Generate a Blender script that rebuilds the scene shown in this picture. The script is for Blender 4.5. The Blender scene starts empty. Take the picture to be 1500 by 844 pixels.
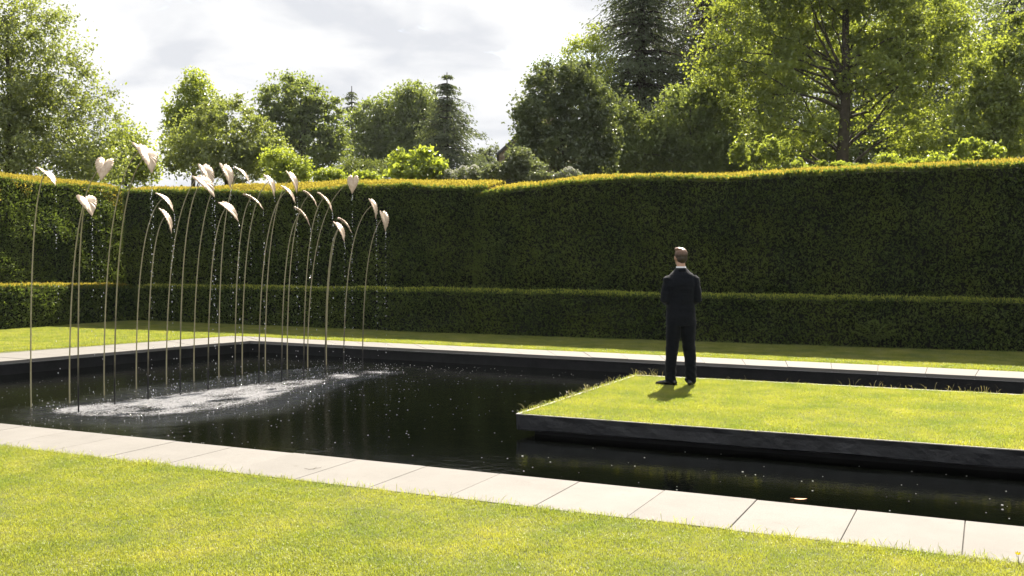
import bpy, bmesh, math, random
import numpy as np
from mathutils import Vector, Matrix

random.seed(7); RNG = np.random.default_rng(11)
sc = bpy.context.scene
COL = sc.collection
rad = math.radians

# ------------------------------------------------------------------ camera
F_PX, H_CAM, YAW, PITCH = 1480.0, 1.65, rad(25.3), math.atan(42 / 1480)
cam_d = bpy.data.cameras.new('camera'); cam = bpy.data.objects.new('camera', cam_d); COL.objects.link(cam)
cam_d.sensor_width = 36; cam_d.lens = 36 * F_PX / 1500; cam_d.clip_start = 0.05; cam_d.clip_end = 3000
cam.location = (0, 0, H_CAM); cam.rotation_euler = (rad(90) - PITCH, 0, YAW)
sc.camera = cam

# ------------------------------------------------------------------ world: broken bright cloud over a blue sky
SUN_AZ, SUN_EL = rad(8.5), rad(48.5)          # azimuth measured left of +Y
w = bpy.data.worlds.new('World'); sc.world = w; w.use_nodes = True
nt = w.node_tree; nt.nodes.clear()
def N(t, kind, **kw):
    n = t.nodes.new(kind)
    for k, v in kw.items(): setattr(n, k, v)
    return n
bg = N(nt, 'ShaderNodeBackground'); bg.inputs['Strength'].default_value = 0.1
sky = N(nt, 'ShaderNodeTexSky', sky_type='NISHITA', sun_disc=False, sun_elevation=SUN_EL, sun_rotation=-SUN_AZ)
sky.air_density = 1.2; sky.dust_density = 1.5
tc = N(nt, 'ShaderNodeTexCoord'); mp = N(nt, 'ShaderNodeMapping'); mp.inputs['Scale'].default_value = (1.0, 1.0, 2.4)
n1 = N(nt, 'ShaderNodeTexNoise'); n1.inputs['Scale'].default_value = 3.1; n1.inputs['Detail'].default_value = 9; n1.inputs['Roughness'].default_value = .55; n1.inputs['Distortion'].default_value = .35
r1 = N(nt, 'ShaderNodeValToRGB'); r1.color_ramp.elements[0].position = .33; r1.color_ramp.elements[1].position = .43
n2 = N(nt, 'ShaderNodeTexNoise'); n2.inputs['Scale'].default_value = 6.5; n2.inputs['Detail'].default_value = 8; n2.inputs['Roughness'].default_value = .5; n2.inputs['Distortion'].default_value = .3
r2 = N(nt, 'ShaderNodeValToRGB')
e = r2.color_ramp.elements; e[0].position = .37; e[0].color = (2.3, 2.36, 2.5, 1); e[1].position = .56; e[1].color = (3.25, 3.24, 3.22, 1)
mx = N(nt, 'ShaderNodeMix', data_type='RGBA')
out = N(nt, 'ShaderNodeOutputWorld')
L = nt.links.new
L(tc.outputs['Generated'], mp.inputs['Vector']); L(mp.outputs[0], n1.inputs['Vector']); L(mp.outputs[0], n2.inputs['Vector'])
L(n1.outputs['Fac'], r1.inputs[0]); L(n2.outputs['Fac'], r2.inputs[0])
L(r1.outputs[0], mx.inputs[0]); L(sky.outputs[0], mx.inputs[6]); L(r2.outputs[0], mx.inputs[7])
L(mx.outputs[2], bg.inputs['Color']); L(bg.outputs[0], out.inputs['Surface'])

# ------------------------------------------------------------------ sun, exposure
SUN = Vector((-math.sin(SUN_AZ) * math.cos(SUN_EL), math.cos(SUN_AZ) * math.cos(SUN_EL), math.sin(SUN_EL)))
sd = bpy.data.lights.new('sun', 'SUN'); sd.energy = 5.0; sd.angle = rad(.53); sd.color = (1, .92, .80)
so = bpy.data.objects.new('sun', sd); COL.objects.link(so); so.rotation_euler = SUN.to_track_quat('Z', 'Y').to_euler(); so.location = SUN * 60
vs = sc.view_settings; vs.view_transform = 'Standard'; vs.look = 'None'; vs.gamma = 1; vs.exposure = 1.75; vs.use_curve_mapping = False
sc.render.engine = 'CYCLES'
cy = sc.cycles; cy.max_bounces = 7; cy.diffuse_bounces = 3; cy.glossy_bounces = 3; cy.transmission_bounces = 4; cy.transparent_max_bounces = 4
cy.use_denoising = True; cy.caustics_reflective = False; cy.caustics_refractive = False; cy.sample_clamp_indirect = 8

# ------------------------------------------------------------------ pixels to places (a pixel gives a direction; the plane it meets gives the distance)
RIGHT = np.array([math.cos(YAW), math.sin(YAW), 0]); FWDH = np.array([-math.sin(YAW), math.cos(YAW), 0]); UPV = np.array([0, 0, 1.])
def ray(px, py):
    x = (px - 750) / F_PX; y = (422 - py) / F_PX
    return RIGHT * x + FWDH * (math.cos(PITCH) + y * math.sin(PITCH)) + UPV * (-math.sin(PITCH) + y * math.cos(PITCH))
CAMP = np.array([0, 0, H_CAM])
def on_z(px, py, z=0.0): d = ray(px, py); return CAMP + d * ((z - H_CAM) / d[2])
def on_y(px, py, y): d = ray(px, py); return CAMP + d * (y / d[1])
def on_x(px, py, x): d = ray(px, py); return CAMP + d * (x / d[0])
def at_depth(px, py, Z): d = ray(px, py); return CAMP + d * (Z / d.dot(FWDH))

# ------------------------------------------------------------------ materials
def mat(name):
    m = bpy.data.materials.new(name); m.use_nodes = True; t = m.node_tree; t.nodes.clear()
    o = N(t, 'ShaderNodeOutputMaterial'); return m, t, o
def noise_col(t, scale, detail, c0, c1, p0=.35, p1=.65, coord='Object', rough=.6):
    tcn = N(t, 'ShaderNodeTexCoord'); nz = N(t, 'ShaderNodeTexNoise'); nz.inputs['Scale'].default_value = scale; nz.inputs['Detail'].default_value = detail; nz.inputs['Roughness'].default_value = rough
    rp = N(t, 'ShaderNodeValToRGB'); rp.color_ramp.elements[0].position = p0; rp.color_ramp.elements[1].position = p1
    rp.color_ramp.elements[0].color = (*c0, 1); rp.color_ramp.elements[1].color = (*c1, 1)
    t.links.new(tcn.outputs[coord], nz.inputs['Vector']); t.links.new(nz.outputs['Fac'], rp.inputs[0])
    return rp, nz
def solid(name, c0, c1=None, rough=.6, scale=8, metal=0, bump=0, bscale=60, spec=.5, coord='Object'):
    m, t, o = mat(name); p = N(t, 'ShaderNodeBsdfPrincipled')
    p.inputs['Roughness'].default_value = rough; p.inputs['Metallic'].default_value = metal; p.inputs['Specular IOR Level'].default_value = spec
    rp, _ = noise_col(t, scale, 6, c0, c1 or c0, coord=coord); t.links.new(rp.outputs[0], p.inputs['Base Color'])
    if bump:
        _, nz = noise_col(t, bscale, 5, (0,)*3, (1,)*3, coord=coord)
        b = N(t, 'ShaderNodeBump'); b.inputs['Strength'].default_value = bump; b.inputs['Distance'].default_value = .02
        t.links.new(nz.outputs['Fac'], b.inputs['Height']); t.links.new(b.outputs[0], p.inputs['Normal'])
    t.links.new(p.outputs[0], o.inputs[0]); return m
def leafmat(name, dark, light, trans, tw=.5, gloss=.06, rough=.4, patch=0, patch_col=None, patch_scale=.5):
    """leaf: diffuse + light shining through + a little wax; 'var' varies leaf to leaf, a broad noise varies shoot to shoot"""
    m, t, o = mat(name); l = t.links.new
    at = N(t, 'ShaderNodeAttribute', attribute_name='var')
    mixc = N(t, 'ShaderNodeMix', data_type='RGBA'); mixc.inputs[6].default_value = (*dark, 1); mixc.inputs[7].default_value = (*light, 1)
    l(at.outputs['Fac'], mixc.inputs[0]); c = mixc.outputs[2]
    mixt = N(t, 'ShaderNodeMix', data_type='RGBA'); mixt.inputs[6].default_value = (*[v * .6 for v in trans], 1); mixt.inputs[7].default_value = (*trans, 1)
    l(at.outputs['Fac'], mixt.inputs[0])
    if patch:
        ge = N(t, 'ShaderNodeNewGeometry'); nz = N(t, 'ShaderNodeTexNoise'); nz.inputs['Scale'].default_value = patch_scale; nz.inputs['Detail'].default_value = 5
        rp = N(t, 'ShaderNodeValToRGB'); rp.color_ramp.elements[0].position = .42; rp.color_ramp.elements[1].position = .66
        rp.color_ramp.elements[1].color = (patch,) * 3 + (1,)
        l(ge.outputs['Position'], nz.inputs['Vector']); l(nz.outputs['Fac'], rp.inputs[0])
        mp_ = N(t, 'ShaderNodeMix', data_type='RGBA'); mp_.inputs[7].default_value = (*patch_col, 1)
        l(rp.outputs[0], mp_.inputs[0]); l(c, mp_.inputs[6]); c = mp_.outputs[2]
    d = N(t, 'ShaderNodeBsdfDiffuse'); tr = N(t, 'ShaderNodeBsdfTranslucent'); g = N(t, 'ShaderNodeBsdfGlossy'); g.inputs['Roughness'].default_value = rough
    l(c, d.inputs[0]); l(mixt.outputs[2], tr.inputs[0])
    a = N(t, 'ShaderNodeMixShader'); a.inputs[0].default_value = tw; l(d.outputs[0], a.inputs[1]); l(tr.outputs[0], a.inputs[2])
    b = N(t, 'ShaderNodeMixShader'); b.inputs[0].default_value = gloss; l(a.outputs[0], b.inputs[1]); l(g.outputs[0], b.inputs[2])
    l(b.outputs[0], o.inputs[0]); return m

# ------------------------------------------------------------------ object helpers
def tag(o, label=None, cat=None, group=None, kind=None):
    if label: o['label'] = label
    if cat: o['category'] = cat
    if group: o['group'] = group
    if kind: o['kind'] = kind
    return o
def link(name, me, m=None, parent=None, smooth=False):
    o = bpy.data.objects.new(name, me); COL.objects.link(o)
    if m is not None and me is not None and not me.materials: me.materials.append(m)
    if parent: o.parent = parent
    if smooth: me.polygons.foreach_set('use_smooth', np.ones(len(me.polygons), bool))
    return o
def empty(name, loc=(0, 0, 0), rz=0):
    o = bpy.data.objects.new(name, None); COL.objects.link(o); o.location = loc; o.rotation_euler = (0, 0, rz); o.empty_display_size = .1; return o
def np_mesh(name, V, Fs, attrs=None):
    """Fs: list of uniform (n,k) index arrays"""
    me = bpy.data.meshes.new(name); V = np.asarray(V, np.float32)
    if not (isinstance(Fs, list) and len(Fs) and getattr(Fs[0], 'ndim', 1) == 2): Fs = [np.asarray(Fs)]
    Fs = [np.asarray(f, np.int32) for f in Fs if len(f)]
    me.vertices.add(len(V)); me.vertices.foreach_set('co', V.ravel())
    tot = sum(f.size for f in Fs); me.loops.add(tot)
    if tot:
        me.loops.foreach_set('vertex_index', np.concatenate([f.ravel() for f in Fs]))
        sizes = np.concatenate([np.full(len(f), f.shape[1]) for f in Fs]); st = np.concatenate([[0], np.cumsum(sizes)[:-1]])
        me.polygons.add(len(sizes)); me.polygons.foreach_set('loop_start', st.astype(np.int32))
        try: me.polygons.foreach_set('loop_total', sizes.astype(np.int32))
        except Exception: pass
    if tot: me.polygons.foreach_set('use_smooth', np.zeros(len(sizes), bool))
    for k, a in (attrs or {}).items():
        at = me.attributes.new(k, 'FLOAT', 'POINT'); at.data.foreach_set('value', np.asarray(a, np.float32))
    me.update(calc_edges=True); me.validate(); return me
def box_mesh(name, size, bevel=0.0, origin=(0, 0, 0)):
    bm = bmesh.new(); bmesh.ops.create_cube(bm, size=1)
    for v in bm.verts: v.co = Vector((v.co.x * size[0] + origin[0], v.co.y * size[1] + origin[1], v.co.z * size[2] + origin[2]))
    if bevel: bmesh.ops.bevel(bm, geom=bm.edges[:], offset=bevel, segments=1, affect='EDGES')
    me = bpy.data.meshes.new(name); bm.to_mesh(me); bm.free(); return me
def norm(a): return a / (np.linalg.norm(a, axis=-1, keepdims=True) + 1e-9)
def tube(pts, rads, seg=8):
    pts = np.asarray(pts, float); n = len(pts); V = []; prev = np.array([1., 0, 0])
    for i in range(n):
        d = norm(pts[min(i + 1, n - 1)] - pts[max(i - 1, 0)])
        s = prev - d * prev.dot(d)
        if np.linalg.norm(s) < 1e-3: s = np.cross(d, [0, 1, 0])
        s = norm(s); prev = s; u = np.cross(d, s)
        for k in range(seg):
            a = 2 * math.pi * k / seg; V.append(pts[i] + (s * math.cos(a) + u * math.sin(a)) * rads[i])
    Fq = [[i * seg + k, i * seg + (k + 1) % seg, (i + 1) * seg + (k + 1) % seg, (i + 1) * seg + k] for i in range(n - 1) for k in range(seg)]
    return np.array(V), np.array(Fq)
def join_tubes(parts):
    V = []; Fq = []; o = 0
    for v, f in parts: V.append(v); Fq.append(f + o); o += len(v)
    return np.concatenate(V), np.concatenate(Fq)
def _hash(ix, iy, iz):
    h = (ix * 374761393 + iy * 668265263 + iz * 2147483647 + 1013904223) & 0xffffffff
    h = ((h ^ (h >> 13)) * 1274126177) & 0xffffffff
    return ((h ^ (h >> 16)) & 0xffff) / 65535.0
def vnoise(P, s=1.0, octv=3):
    P = np.asarray(P, float) * s; r = 0; a = 1; tt = 0
    for _ in range(octv):
        i = np.floor(P).astype(np.int64); f = P - i; f = f * f * (3 - 2 * f); v = 0
        for dx in (0, 1):
            for dy in (0, 1):
                for dz in (0, 1):
                    wgt = (f[:, 0] if dx else 1 - f[:, 0]) * (f[:, 1] if dy else 1 - f[:, 1]) * (f[:, 2] if dz else 1 - f[:, 2])
                    v = v + wgt * _hash(i[:, 0] + dx, i[:, 1] + dy, i[:, 2] + dz)
        r = r + a * v; tt += a; a *= .5; P = P * 2.03 + 17.1
    return r / tt * 2 - 1
def rand_unit(n): return norm(RNG.normal(size=(n, 3)))
def leaf_cards(C, A, Nrm, Ln, Wd, fold=.18):
    """folded four-sided leaves: centre, axis, normal, length, width"""
    A = norm(A); S = norm(np.cross(A, Nrm)); Nn = np.cross(S, A)
    Ln = np.broadcast_to(np.asarray(Ln, float), (len(C),))[:, None]; Wd = np.broadcast_to(np.asarray(Wd, float), (len(C),))[:, None]
    V = np.stack([C - A * Ln * .5, C + S * Wd * .5 + Nn * Wd * fold - A * Ln * .06, C + A * Ln * .5 - Nn * Ln * .08, C - S * Wd * .5 + Nn * Wd * fold - A * Ln * .06], 1).reshape(-1, 3)
    Fq = np.arange(len(V)).reshape(-1, 4)
    return V, Fq
#@@SETTING
# ================================================================== SETTING
WATER = -0.225
M_soil = solid('turf soil', (.045, .05, .012), (.075, .08, .02), .95, 3)
M_stone = solid('pale granite', (.36, .34, .31), (.47, .45, .415), .85, 2.2, bump=.25, bscale=220, spec=.3)
def slab_material():
    m, t, o = mat('coping granite'); l = t.links.new; p = N(t, 'ShaderNodeBsdfPrincipled'); p.inputs['Roughness'].default_value = .8; p.inputs['Specular IOR Level'].default_value = .3
    ge = N(t, 'ShaderNodeNewGeometry')
    def nz(s, d): n = N(t, 'ShaderNodeTexNoise'); n.inputs['Scale'].default_value = s; n.inputs['Detail'].default_value = d; n.inputs['Roughness'].default_value = .65; l(ge.outputs['Position'], n.inputs['Vector']); return n
    a = nz(2.3, 7); b = nz(160, 3); c = nz(9, 6)
    r = N(t, 'ShaderNodeValToRGB'); r.color_ramp.elements[0].position = .2; r.color_ramp.elements[1].position = .8; r.color_ramp.elements[0].color = (.185, .172, .153, 1); r.color_ramp.elements[1].color = (.245, .23, .208, 1); l(a.outputs['Fac'], r.inputs[0])
    s = N(t, 'ShaderNodeMix', data_type='RGBA', blend_type='MULTIPLY'); s.inputs[0].default_value = .6; l(r.outputs[0], s.inputs[6]); l(b.outputs['Fac'], s.inputs[7])
    st = N(t, 'ShaderNodeValToRGB'); st.color_ramp.elements[0].position = .60; st.color_ramp.elements[1].position = .75; st.color_ramp.elements[0].color = (1, 1, 1, 1); st.color_ramp.elements[1].color = (.72, .70, .64, 1); l(c.outputs['Fac'], st.inputs[0])
    s2 = N(t, 'ShaderNodeMix', data_type='RGBA', blend_type='MULTIPLY'); s2.inputs[0].default_value = .6; l(s.outputs[2], s2.inputs[6]); l(st.outputs[0], s2.inputs[7])
    oi = N(t, 'ShaderNodeObjectInfo'); mr = N(t, 'ShaderNodeMapRange'); mr.inputs[3].default_value = .94; mr.inputs[4].default_value = 1.05; l(oi.outputs['Random'], mr.inputs[0])
    hs = N(t, 'ShaderNodeHueSaturation'); l(mr.outputs[0], hs.inputs['Value']); l(s2.outputs[2], hs.inputs['Color']); l(hs.outputs[0], p.inputs['Base Color'])
    bp = N(t, 'ShaderNodeBump'); bp.inputs['Strength'].default_value = .25; bp.inputs['Distance'].default_value = .004; l(b.outputs['Fac'], bp.inputs['Height']); l(bp.outputs[0], p.inputs['Normal'])
    l(p.outputs[0], o.inputs[0]); return m
M_slab = slab_material()
M_black = solid('black pool lining', (.004, .004, .005), (.010, .010, .011), .6, 5, bump=.4, bscale=9, spec=.25)
M_slate = solid('wet black slate', (.006, .0065, .008), (.020, .021, .024), .42, 4, bump=.5, bscale=14)
M_mortar = solid('mortar bed', (.05, .045, .038), (.09, .08, .068), .95, 12)

def xy(p): return np.array([p[0], p[1]])
near_i = 6.93; near_o = 6.08
FI0 = xy(on_z(365.6, 499.6)); FI1 = xy(on_z(1500, 554.8)); FO0 = xy(on_z(340, 492.4)); FO1 = xy(on_z(1500, 545.2))
LI1 = xy(on_z(0, 530)); LO1 = xy(on_z(0, 518.5))
def extend_x(a, b, x): t = (x - a[0]) / (b[0] - a[0]); return a + (b - a) * t
def extend_y(a, b, y): t = (y - a[1]) / (b[1] - a[1]); return a + (b - a) * t
XR_I, XR_O = 9.0, 9.9
in_fl, in_fr = FI0, extend_x(FI0, FI1, XR_I); out_fl, out_fr = FO0, extend_x(FO0, FO1, XR_O)
in_nl = extend_y(FI0, LI1, near_i); out_nl = extend_y(FO0, LO1, near_o); in_nr = np.array([XR_I, near_i]); out_nr = np.array([XR_O, near_o])

# ground: one sheet to the horizon with the basin cut out
G = 900
Vg = [(-G, -G, 0), (G, -G, 0), (G, G, 0), (-G, G, 0)] + [(*p, 0) for p in (out_nl, out_nr, out_fr, out_fl)]
tag(link('ground', np_mesh('ground', Vg, [[0, 1, 5, 4], [1, 2, 6, 5], [2, 3, 7, 6], [3, 0, 4, 7]]), M_soil), kind='structure')
# basin walls and floor
def ringwall(name, pts, z0, z1, m, kind=None, parent=None, flip=False):
    V = [(*p, z1) for p in pts] + [(*p, z0) for p in pts]; n = len(pts)
    Fq = [[i, (i + 1) % n, n + (i + 1) % n, n + i] for i in range(n)] + [[n + i for i in range(n)]]
    return tag(link(name, np_mesh(name, V, [np.array(Fq[:-1]), np.array([Fq[-1]])]), m, parent), kind=kind)
inset = 0.03
bas = [in_nl + [-inset, -inset], in_nr + [inset, -inset], in_fr + [inset, inset], in_fl + [-inset, inset]]
ringwall('pool_basin', bas, -.95, -.05, M_black, 'structure')

# coping: a mortar bed with a row of slabs on each side
outer4 = [out_nl, out_nr, out_fr, out_fl]
Vb = [(*p, -.007) for p in bas] + [(*p, -.007) for p in outer4] + [(*p, .001) for p in outer4]
bed = tag(link('pool_coping', np_mesh('pool_coping', Vb, [[4, 5, 1, 0], [5, 6, 2, 1], [6, 7, 3, 2], [7, 4, 0, 3], [4, 5, 9, 8], [5, 6, 10, 9], [6, 7, 11, 10], [7, 4, 8, 11]]), M_mortar), kind='structure')
def slab_row(a_in, b_in, a_out, b_out, step, off=0.0, gap=.0038, xs=None):
    ln = np.linalg.norm(b_in - a_in)
    cuts = sorted(set([0.0] + [c for c in np.arange(off, ln, step) if .05 < c < ln - .05] + [ln])) if xs is None else xs
    for c0, c1 in zip(cuts[:-1], cuts[1:]):
        g = gap / ln / 2; t0, t1 = c0 / ln + g, c1 / ln - g
        j = RNG.uniform(-.0025, .0025); q = [a_in + (b_in - a_in) * t0, a_in + (b_in - a_in) * t1, a_out + (b_out - a_out) * t1, a_out + (b_out - a_out) * t0]
        top = .006 + j; V = []
        c = sum(q) / 4
        for z, s in ((-.046, 0), (top - .005, 0), (top, .004)):
            for p in q: d = c - p; V.append((*(p + d / np.linalg.norm(d) * s), z))
        Fq = [[3, 2, 1, 0], [8, 9, 10, 11]] + [[i, (i + 1) % 4, 4 + (i + 1) % 4, 4 + i] for i in range(4)] + [[4 + i, 4 + (i + 1) % 4, 8 + (i + 1) % 4, 8 + i] for i in range(4)]
        link('paving_slab', np_mesh('paving_slab', V, Fq), M_slab, bed)
# near row joints fall at x = -0.12 - 0.651 k
x0 = max(in_nl[0], out_nl[0])
def near_row():
    xs = [x for x in -.12 + .651 * np.arange(-25, 16)]
    xs = [x for x in xs if in_nl[0] + .1 < x < XR_I - .1]
    xs = [in_nl[0]] + xs + [XR_I]
    for i, (a, b) in enumerate(zip(xs[:-1], xs[1:])):
        pa = np.array([a, near_i]); pb = np.array([b, near_i]); oa = np.array([out_nl[0] if i == 0 else a, near_o]); ob = np.array([XR_O if b == XR_I else b, near_o])
        slab_row(pa, pb, oa, ob, 99)
near_row()
slab_row(in_fl, in_fr, out_fl, out_fr, .651, .33)
slab_row(in_nl, in_fl, out_nl, out_fl, .651, .2)

# ------------------------------------------------------------------ planting and lawn materials
def grass_material(name, dark, light, straw, trans):
    m, t, o = mat(name); l = t.links.new
    ge = N(t, 'ShaderNodeNewGeometry')
    def nz(s, d, r=.6): n = N(t, 'ShaderNodeTexNoise'); n.inputs['Scale'].default_value = s; n.inputs['Detail'].default_value = d; n.inputs['Roughness'].default_value = r; l(ge.outputs['Position'], n.inputs['Vector']); return n
    at = N(t, 'ShaderNodeAttribute', attribute_name='var')
    c = N(t, 'ShaderNodeMix', data_type='RGBA'); c.inputs[6].default_value = (*dark, 1); c.inputs[7].default_value = (*light, 1); l(at.outputs['Fac'], c.inputs[0])
    a = nz(2.6, 7, .72); r = N(t, 'ShaderNodeValToRGB'); r.color_ramp.elements[0].position = .42; r.color_ramp.elements[1].position = .66; r.color_ramp.elements[1].color = (.9, .9, .9, 1); l(a.outputs['Fac'], r.inputs[0])
    s = N(t, 'ShaderNodeMix', data_type='RGBA'); s.inputs[7].default_value = (*straw, 1); l(r.outputs[0], s.inputs[0]); l(c.outputs[2], s.inputs[6])
    g2 = nz(1.6, 7, .7); r2 = N(t, 'ShaderNodeValToRGB'); r2.color_ramp.elements[0].position = .35; r2.color_ramp.elements[1].position = .68; r2.color_ramp.elements[0].color = (.60, .72, .7, 1); r2.color_ramp.elements[1].color = (1.15, 1.08, 1, 1); l(g2.outputs['Fac'], r2.inputs[0])
    mu = N(t, 'ShaderNodeMix', data_type='RGBA', blend_type='MULTIPLY'); mu.inputs[0].default_value = 1; l(s.outputs[2], mu.inputs[6]); l(r2.outputs[0], mu.inputs[7])
    mt = N(t, 'ShaderNodeMix', data_type='RGBA', blend_type='MULTIPLY'); mt.inputs[0].default_value = 1; mt.inputs[6].default_value = (*trans, 1); l(r2.outputs[0], mt.inputs[7])
    d = N(t, 'ShaderNodeBsdfDiffuse'); tr = N(t, 'ShaderNodeBsdfTranslucent'); gl = N(t, 'ShaderNodeBsdfGlossy'); gl.inputs['Roughness'].default_value = .45
    l(mu.outputs[2], d.inputs[0]); l(mt.outputs[2], tr.inputs[0])
    x = N(t, 'ShaderNodeMixShader'); x.inputs[0].default_value = .5; l(d.outputs[0], x.inputs[1]); l(tr.outputs[0], x.inputs[2])
    y = N(t, 'ShaderNodeMixShader'); y.inputs[0].default_value = .04; l(x.outputs[0], y.inputs[1]); l(gl.outputs[0], y.inputs[2]); l(y.outputs[0], o.inputs[0]); return m
M_grass = grass_material('mown grass', (.115, .145, .022), (.22, .25, .045), (.38, .33, .17), (.48, .51, .05))
M_straw = leafmat('seeding grass', (.20, .19, .07), (.34, .30, .15), (.38, .34, .12), .5, .03)

def tuft(nb, r, h, wid, lean):
    """a tuft of bent blades, three faces each"""
    a = RNG.uniform(0, 2 * math.pi, nb); rr = r * np.sqrt(RNG.uniform(0, 1, nb)); B = np.stack([rr * np.cos(a), rr * np.sin(a), np.zeros(nb)], 1)
    d = RNG.uniform(0, 2 * math.pi, nb); D = np.stack([np.cos(d), np.sin(d), np.zeros(nb)], 1); S = np.stack([-np.sin(d), np.cos(d), np.zeros(nb)], 1)
    f = RNG.uniform(0, 2 * math.pi, nb); S = np.stack([np.cos(f), np.sin(f), np.zeros(nb)], 1)
    hh = h * RNG.uniform(.55, 1.15, nb)[:, None]; ln = lean * RNG.uniform(.2, 1.2, nb)[:, None] * hh; wd = wid * RNG.uniform(.7, 1.2, nb)[:, None]
    mid = B + D * ln * .35 + UPV * hh * .6; tip = B + D * ln + UPV * hh * (1 - .25 * ln / hh)
    V = np.stack([B - S * wd * .5, B + S * wd * .5, mid + S * wd * .42, mid - S * wd * .42, tip], 1).reshape(-1, 3)
    i = np.arange(nb)[:, None] * 5
    return V, np.concatenate([i + [0, 1, 2, 3]], 0), i + [3, 2, 4], np.repeat(RNG.uniform(0, 1, nb), 5)
def lawn(name, pts, scale, m, nb=22, r=.05, h=.035, wid=.003, lean=.7, K=4, parent=None):
    """turf: tufts set on every point, spun and sized one by one"""
    V, Q, T, va, part = [], [], [], [], []; o = 0
    for k in range(K):
        v, q, t, a = tuft(nb, r, h, wid, lean); V.append(v); Q.append(q + o); T.append(t + o); va.append(a); part.append(np.full(len(v), k)); o += len(v)
    n = len(pts); V.append(pts); va.append(np.zeros(n)); part.append(100 + RNG.integers(0, K, n))
    rz = np.concatenate([np.zeros(o), RNG.uniform(0, 2 * math.pi, n)]); s = np.concatenate([np.ones(o), np.broadcast_to(scale, (n,))])
    me = np_mesh(name, np.concatenate(V), [np.concatenate(Q), np.concatenate(T)], dict(var=np.concatenate(va), part=np.concatenate(part), rz=rz, sc=s))
    ob = link(name, me, m, parent); tag(ob, kind='stuff')
    g = bpy.data.node_groups.new('tufts', 'GeometryNodeTree')
    g.interface.new_socket('Geometry', in_out='INPUT', socket_type='NodeSocketGeometry'); g.interface.new_socket('Geometry', in_out='OUTPUT', socket_type='NodeSocketGeometry')
    gi = N(g, 'NodeGroupInput'); go = N(g, 'NodeGroupOutput'); jn = N(g, 'GeometryNodeJoinGeometry'); l = g.links.new
    def attr(nm): a = N(g, 'GeometryNodeInputNamedAttribute', data_type='FLOAT'); a.inputs['Name'].default_value = nm; return a.outputs['Attribute']
    pa, ra, sa = attr('part'), attr('rz'), attr('sc')
    cx = N(g, 'ShaderNodeCombineXYZ'); l(ra, cx.inputs[2]); er = N(g, 'FunctionNodeEulerToRotation'); l(cx.outputs[0], er.inputs[0])
    def pick(val):
        c = N(g, 'FunctionNodeCompare', data_type='FLOAT', operation='EQUAL'); c.inputs['B'].default_value = val; c.inputs['Epsilon'].default_value = .1; l(pa, c.inputs['A'])
        s = N(g, 'GeometryNodeSeparateGeometry', domain='POINT'); l(gi.outputs[0], s.inputs[0]); l(c.outputs[0], s.inputs['Selection']); return s.outputs[0]
    for k in range(K):
        ip = N(g, 'GeometryNodeInstanceOnPoints'); l(pick(100 + k), ip.inputs['Points']); l(pick(k), ip.inputs['Instance']); l(er.outputs[0], ip.inputs['Rotation']); l(sa, ip.inputs['Scale']); l(ip.outputs[0], jn.inputs[0])
    l(jn.outputs[0], go.inputs[0])
    md = ob.modifiers.new('tufts', 'NODES'); md.node_group = g; return ob
def in_poly(P, poly):
    poly = np.asarray(poly); c = np.zeros(len(P), bool); j = len(poly) - 1
    for i in range(len(poly)):
        a, b = poly[i], poly[j]; h = ((a[1] > P[:, 1]) != (b[1] > P[:, 1])) & (P[:, 0] < (b[0] - a[0]) * (P[:, 1] - a[1]) / (b[1] - a[1] + 1e-12) + a[0]); c ^= h; j = i
    return c
def scatter(poly, dens, z=0.0):
    poly = np.asarray(poly, float); lo, hi = poly.min(0), poly.max(0); n = int((hi - lo).prod() * dens); st = 1 / math.sqrt(dens)
    gx, gy = np.meshgrid(np.arange(lo[0], hi[0], st), np.arange(lo[1], hi[1], st)); P = np.stack([gx.ravel(), gy.ravel()], 1) + RNG.uniform(-.6, .6, (gx.size, 2)) * st
    P = P[in_poly(P, poly)]; return np.concatenate([P, np.full((len(P), 1), z)], 1)

# lawns
P = scatter([(-11.5, 2.6), (2.6, 2.6), (2.6, near_o - .02), (-11.5, near_o - .02)], 950)
hgt = 1 + .35 * vnoise(P, 1.3) + .9 * np.clip((P[:, 1] - 5.93) / .12, 0, 1) * RNG.uniform(0, .8, len(P))
lawn('front_lawn_grass', P, hgt * RNG.uniform(.7, 1.15, len(P)), M_grass, nb=30, r=.042, h=.028, wid=.0023, lean=.9)
P = scatter([(-20.9, 9.5), out_nl + [0, 3], out_fl + [-.03, 0], out_fl + [-.03, .03], out_fr + [0, .03], (out_fr[0], 20.2), (-21, 20.6)], 420)
P = P[(P[:, 0] < 4.5)]
lawn('back_lawn_grass', P, (1 + .3 * vnoise(P, 1.1)) * RNG.uniform(.8, 1.25, len(P)), M_grass, nb=22, r=.06, h=.036, wid=.0042, lean=.75)

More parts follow.
